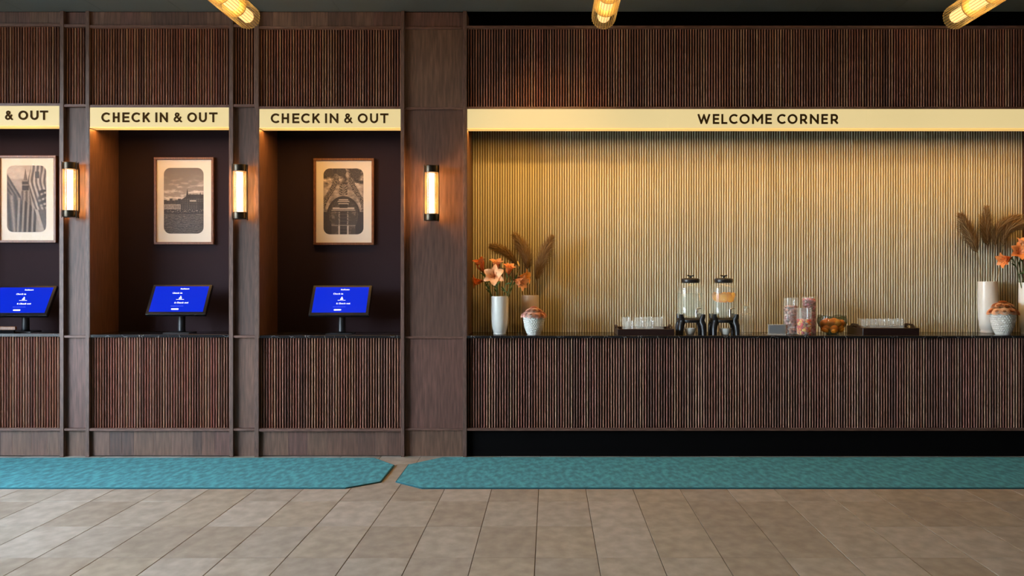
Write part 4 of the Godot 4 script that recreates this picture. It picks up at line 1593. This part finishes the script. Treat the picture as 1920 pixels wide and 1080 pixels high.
func build_drinks() -> void:
	var gl := glass(Color(0.97, 1.0, 0.98, 0.10), 0.06)
	tray(1158, 1264, 617, "dark wooden tray of upside drinking glasses left of the drink dispensers")
	var front := tumbler_mesh(0.094, 0.040)
	var tall := tumbler_mesh(0.118, 0.039)
	var g := "clear tumblers on the left tray"
	var nm := ["leftmost", "middle", "rightmost"]
	for k in 3:
		var c := at([1180.5, 1200.5, 1219.5][k], 0, -0.08)
		whole("drinking_glass", front, gl, Vector3(c.x, TOP_Y + 0.0102, -0.08), "%s clear tumbler in the front row on the left tray" % nm[k], "glass", g)
	var nb := ["leftmost", "second", "third", "rightmost"]
	for k in 4:
		var c := at([1174.5, 1198, 1217, 1236][k], 0, -0.28)
		whole("drinking_glass", tall, gl, Vector3(c.x, TOP_Y + 0.0102, -0.28), "%s taller clear glass in the back row on the left tray" % nb[k], "glass", g)
	# two dispensers
	var water := glass(Color(0.80, 0.85, 0.77, 0.17), 0.04)
	var jar_glass := glass(Color(0.92, 1.0, 0.97, 0.07), 0.05)
	var black := mat(rgb(22, 23, 27), 0.35)
	var jar := lathe_mesh([Vector2(0, 0.127), Vector2(0.086, 0.127), Vector2(0.098, 0.136), Vector2(0.1025, 0.155), Vector2(0.1025, 0.352), Vector2(0.099, 0.366), Vector2(0.086, 0.378), Vector2(0.074, 0.386), Vector2(0.072, 0.396)], 56)
	var body := lathe_mesh([Vector2(0, 0.131), Vector2(0.084, 0.131), Vector2(0.095, 0.139), Vector2(0.0993, 0.156), Vector2(0.0993, 0.316), Vector2(0, 0.316)], 56)
	var lid := lathe_mesh([Vector2(0, 0.394), Vector2(0.066, 0.394), Vector2(0.068, 0.401), Vector2(0.070, 0.405), Vector2(0.070, 0.422), Vector2(0.062, 0.430), Vector2(0.02, 0.433), Vector2(0, 0.433)], 40)
	var knob := Maker.new()
	knob.lathe([Vector2(0, 0.43), Vector2(0.010, 0.431), Vector2(0.008, 0.442), Vector2(0.010, 0.446)], 16)
	knob.tube([Vector3(-0.026, 0.452, 0), Vector3(-0.022, 0.451, 0), Vector3(-0.012, 0.448, 0), Vector3(0.012, 0.448, 0), Vector3(0.022, 0.451, 0), Vector3(0.026, 0.452, 0)], [0.004, 0.007, 0.0055, 0.0055, 0.007, 0.004], 10)
	var knob_mesh := knob.done()
	var ring := lathe_mesh([Vector2(0.05, 0.098), Vector2(0.098, 0.092), Vector2(0.106, 0.098), Vector2(0.106, 0.114), Vector2(0.098, 0.124), Vector2(0.05, 0.124), Vector2(0.05, 0.098)], 48)
	var leg := Maker.new()
	leg.tube([Vector3(0.120, 0.157, 0), Vector3(0.118, 0.14, 0), Vector3(0.104, 0.118, 0), Vector3(0.106, 0.095, 0), Vector3(0.119, 0.07, 0), Vector3(0.124, 0.03, 0), Vector3(0.124, 0.0, 0)], [0.014, 0.017, 0.022, 0.025, 0.023, 0.020, 0.019], 12)
	var leg_mesh := leg.done()
	var tap := Maker.new()
	tap.tube([Vector3(0, 0, -0.004), Vector3(0, 0, 0.03)], [0.009], 12)
	tap.tube([Vector3(0, 0.016, 0.034), Vector3(0, 0.004, 0.034), Vector3(0.0, -0.02, 0.036), Vector3(0.0, -0.04, 0.04)], [0.007, 0.010, 0.009, 0.006], 12)
	var tap_mesh := tap.done()
	var lever := Maker.new()
	lever.tube([Vector3(0, 0.016, 0.034), Vector3(0.012, 0.024, 0.036), Vector3(0.036, 0.026, 0.038)], [0.0036], 8)
	var lever_mesh := lever.done()
	var zc := -0.16
	for k in 2:
		var c := at([1295, 1357][k], 0, zc)
		var d := thing("drink_dispenser", Vector3(c.x, TOP_Y, zc), ["glass drink dispenser of plain water with black lid and stand", "glass drink dispenser with orange slices floating in the water"][k], "drink dispenser", "glass drink dispensers on black stands")
		part("glass_jar", jar, jar_glass, d)
		part("water", body, water, d)
		var l := part("lid", lid, black, d)
		part("knob", knob_mesh, black, l)
		var s := part("stand", ring, black, d)
		for q in 4:
			part("leg", leg_mesh, black, s, Vector3.ZERO, Vector3(0, PI / 4 + q * PI / 2, 0))
		var tp := part("tap", tap_mesh, M.steel, d, Vector3(0.024, 0.178, 0.099))
		part("lever", lever_mesh, M.steel, tp)
		# drip bowl under the tap
		var bc := at([1293.5, 1360][k], 0, -0.12)
		whole("bowl", lathe_mesh([Vector2(0, 0), Vector2(0.028, 0), Vector2(0.029, 0.004), Vector2(0.042, 0.026), Vector2(0.047, 0.05), Vector2(0.0445, 0.05), Vector2(0.039, 0.028), Vector2(0.024, 0.008), Vector2(0, 0.007)], 36), M.ceramic, Vector3(bc.x, TOP_Y, -0.12), ["small white bowl under the plain water dispenser", "small white bowl under the orange water dispenser"][k], "bowl", "white drip bowls")
	# orange slices in the second one
	var peel := mat(rgb(252, 152, 0), 0.5)
	var flesh := mat(rgb(255, 190, 30), 0.35)
	flesh.backlight_enabled = true
	flesh.backlight = rgb(120, 90, 10)
	var sx := at(1357, 0, zc).x
	for k in 15:
		var a := TAU * k / 8.0 + 0.2
		var rad := 0.063 if k < 8 else 0.03
		var o := thing("orange_slice", Vector3(sx + cos(a) * rad, TOP_Y + 0.270 + rng.randf_range(0.0, 0.026), zc + sin(a) * rad), "round orange slice floating at the top of the dispenser water", "orange slice", "orange slices in the right dispenser")
		o.rotation = Vector3(rng.randf_range(0.7, 1.4), rng.randf_range(-1, 1), rng.randf_range(-0.5, 0.5))
		part("peel", lathe_mesh([Vector2(0.031, -0.003), Vector2(0.034, -0.003), Vector2(0.035, 0), Vector2(0.034, 0.003), Vector2(0.031, 0.003), Vector2(0.031, -0.003)], 24), peel, o)
		part("flesh", lathe_mesh([Vector2(0, -0.0028), Vector2(0.031, -0.0028), Vector2(0.031, 0.0028), Vector2(0, 0.0028)], 24), flesh, o)
	# stoppered glass bottle
	var b := at(1399, 0, -0.17)
	var bt := thing("glass_bottle", Vector3(b.x, TOP_Y, -0.17), "clear glass bottle with a short neck right of the dispensers", "bottle")
	part("body", lathe_mesh([Vector2(0, 0.002), Vector2(0.044, 0), Vector2(0.049, 0.006), Vector2(0.050, 0.02), Vector2(0.050, 0.135), Vector2(0.045, 0.152), Vector2(0.028, 0.164), Vector2(0.0185, 0.172), Vector2(0.0175, 0.20), Vector2(0.021, 0.206), Vector2(0.021, 0.214)], 40), glass(Color(0.95, 1.0, 0.98, 0.16), 0.05), bt)
	part("stopper", lathe_mesh([Vector2(0, 0.196), Vector2(0.015, 0.196), Vector2(0.0165, 0.212), Vector2(0.021, 0.216), Vector2(0.020, 0.222), Vector2(0, 0.224)], 24), glass(Color(0.95, 1, 0.97, 0.25), 0.04), bt)


# ---------------------------------------------------------------- snack side
func build_snacks() -> void:
	# card stand
	var z := -0.12
	var a := at(1440.5, 627, z)
	var b := at(1473, 608, z)
	var cd := thing("card_stand", Vector3((a.x + b.x) / 2, TOP_Y, z), "clear acrylic stand with a plain grey card left of the sweet jars", "card stand")
	var w := b.x - a.x
	block("card", Vector3(-w / 2 + 0.006, 0.010, -0.001), Vector3(w / 2 - 0.006, b.y - TOP_Y - 0.006, 0.001), mat(rgb(120, 122, 124), 0.5), cd, 0.0)
	block("holder", Vector3(-w / 2 - 0.002, 0.0, -0.005), Vector3(w / 2 + 0.002, b.y - TOP_Y, -0.0015), glass(Color(0.9, 0.92, 0.9, 0.35), 0.05), cd, 0.001)
	block("foot", Vector3(-w / 2 - 0.05, 0.0, -0.06), Vector3(w / 2 + 0.002, 0.003, 0.02), glass(Color(0.9, 0.92, 0.9, 0.25), 0.05), cd, 0.001)
	# sweet jars
	var gl := glass(Color(0.97, 1.0, 0.98, 0.08), 0.05)
	var rows := [
		[1483, -0.17, 0.057, 0.28, 0.215, "tall glass jar of pink and brown wrapped sweets, left one", [rgb(196, 140, 140), rgb(150, 92, 84), rgb(226, 196, 186), rgb(120, 66, 52), rgb(176, 120, 96)], "pink and brown wrapped sweets in the left tall jar"],
		[1516.5, -0.235, 0.058, 0.285, 0.272, "tall glass jar filled to the top with pink sweets, behind the short jar", [rgb(190, 96, 120), rgb(160, 60, 84), rgb(214, 150, 160), rgb(128, 60, 60), rgb(186, 110, 120)], "pink sweets filling the right tall jar"],
		[1507.5, -0.075, 0.058, 0.205, 0.118, "short glass jar of red and orange sweets before the tall jars", [rgb(200, 34, 30), rgb(238, 132, 34), rgb(244, 190, 70), rgb(224, 60, 40), rgb(246, 226, 190)], "red, orange and yellow sweets in the short front jar"],
	]
	var sweet := Maker.new()
	sweet.tube([Vector3(-0.014, 0, 0), Vector3(-0.0105, 0, 0), Vector3(-0.006, 0, 0), Vector3(0.006, 0, 0), Vector3(0.0105, 0, 0), Vector3(0.014, 0, 0)], [0.008, 0.003, 0.010, 0.010, 0.003, 0.008], 8)
	var sm := sweet.done()
	var tint := mat(Color.WHITE, 0.3)
	tint.vertex_color_use_as_albedo = true
	for q in rows:
		var c := at(q[0], 0, q[1])
		var r: float = q[2]
		var h: float = q[3]
		whole("candy_jar", lathe_mesh([Vector2(0, 0), Vector2(r - 0.002, 0), Vector2(r, 0.003), Vector2(r, h), Vector2(r - 0.002, h + 0.001), Vector2(r - 0.0035, h), Vector2(r - 0.0035, 0.008), Vector2(0, 0.008)], 44), gl, Vector3(c.x, TOP_Y, c.z), q[5], "jar", "glass jars of sweets")
		var mm := MultiMesh.new()
		mm.transform_format = MultiMesh.TRANSFORM_3D
		mm.use_colors = true
		mm.mesh = sm
		var list := []
		var y := 0.016
		while y < q[4]:
			for k in 14:
				var rr := (r - 0.018) * (1.0 if k < 10 else sqrt(rng.randf()))
				var t := rng.randf() * TAU
				var bs := Basis.from_euler(Vector3(rng.randf() * TAU, rng.randf() * TAU, rng.randf() * TAU))
				list.append(Transform3D(bs, Vector3(cos(t) * rr, y + rng.randf_range(-0.004, 0.004), sin(t) * rr)))
			y += 0.013
		mm.instance_count = list.size()
		for k in list.size():
			mm.set_instance_transform(k, list[k])
			mm.set_instance_color(k, q[6][rng.randi_range(0, 4)].srgb_to_linear())
		var o := MultiMeshInstance3D.new()
		o.name = numbered("wrapped_sweets")
		o.multimesh = mm
		o.material_override = tint
		add_child(o, true)
		o.position = Vector3(c.x, TOP_Y, c.z)
		tag(o, q[7], "sweets", "", "stuff")
	# green glass bowl of oranges: round foot, squarish wavy rim
	var gc := at(1560, 0, -0.17)
	var green := glass(rgb(58, 76, 44, 0.52), 0.08)
	var prof := []
	for i in 19:
		var t := float(i) / 18.0
		prof.append(Vector2(0.118 * pow(sin(minf(1.0, 0.18 + 0.95 * t) * PI / 2), 0.9) * (1.0 - 0.10 * smoothstep(0.55, 1.0, t)), 0.148 * t))
	var gm := Maker.new()
	gm.lathe(prof, 176, Vector3.ZERO, {"kind": "bowl"})
	var bw := thing("glass_bowl", Vector3(gc.x, TOP_Y, -0.17), "ribbed dark green glass bowl of oranges right of the sweet jars", "bowl")
	part("shell", gm.done(), green, bw)
	part("foot", lathe_mesh([Vector2(0, 0), Vector2(0.04, 0), Vector2(0.042, 0.003), Vector2(0.038, 0.006), Vector2(0, 0.006)], 36), green, bw)
	var peel := mat(rgb(255, 150, 36), 0.45, 0.0, noise_tex(0.2, Color(0.85, 0.85, 0.85), Color(1, 1, 1), 2, 71, 128), Vector3(12, 12, 12))
	var peel2 := mat(rgb(246, 164, 40), 0.45)
	var om := lathe_mesh([Vector2(0, -0.029), Vector2(0.010, -0.0285), Vector2(0.020, -0.024), Vector2(0.028, -0.014), Vector2(0.0315, -0.002), Vector2(0.030, 0.011), Vector2(0.023, 0.022), Vector2(0.012, 0.0275), Vector2(0.004, 0.0265), Vector2(0, 0.0262)], 28)
	var spots := [[-0.052, 0.045, 0.03], [0.0, 0.042, 0.052], [0.052, 0.045, 0.03], [-0.045, 0.045, -0.04], [0.02, 0.042, -0.035], [-0.066, 0.082, 0.012], [-0.022, 0.090, 0.035], [0.030, 0.088, 0.038], [0.068, 0.083, 0.005], [0.02, 0.096, -0.02], [-0.032, 0.094, -0.03]]
	var places := ["lower left front", "lower middle front", "yellowish lower right front", "lower left rear", "lower right rear", "upper leftmost", "upper left front", "yellowish upper right front", "upper rightmost", "topmost right", "topmost left"]
	for k in spots.size():
		var s: Array = spots[k]
		var o := whole("orange", om, peel2 if k in [2, 7] else peel, Vector3(gc.x + s[0], TOP_Y + s[1], -0.17 + s[2]), places[k] + " orange lying in the ribbed green glass bowl", "orange", "oranges in the green glass bowl")
		o.rotation = Vector3(rng.randf_range(-0.9, 0.9), 0, rng.randf_range(-0.9, 0.9))
	# second tray with low tumblers
	tray(1618, 1724, 615, "dark wooden tray of low glasses at the right of the green bowl")
	var low := tumbler_mesh(0.106, 0.033)
	for r in 2:
		for k in 5:
			var zz: float = [-0.12, -0.27][r]
			var p := at(1622 + k * 16.5 - r * 8.0, 0, zz)
			whole("drinking_glass", low, gl, Vector3(p.x, TOP_Y + 0.0102, zz), "%s low clear glass in the %s row on the right tray" % [["leftmost", "second from left", "middle", "second from right", "rightmost"][k], ["front", "back"][r]], "glass", "low glasses on the right tray")
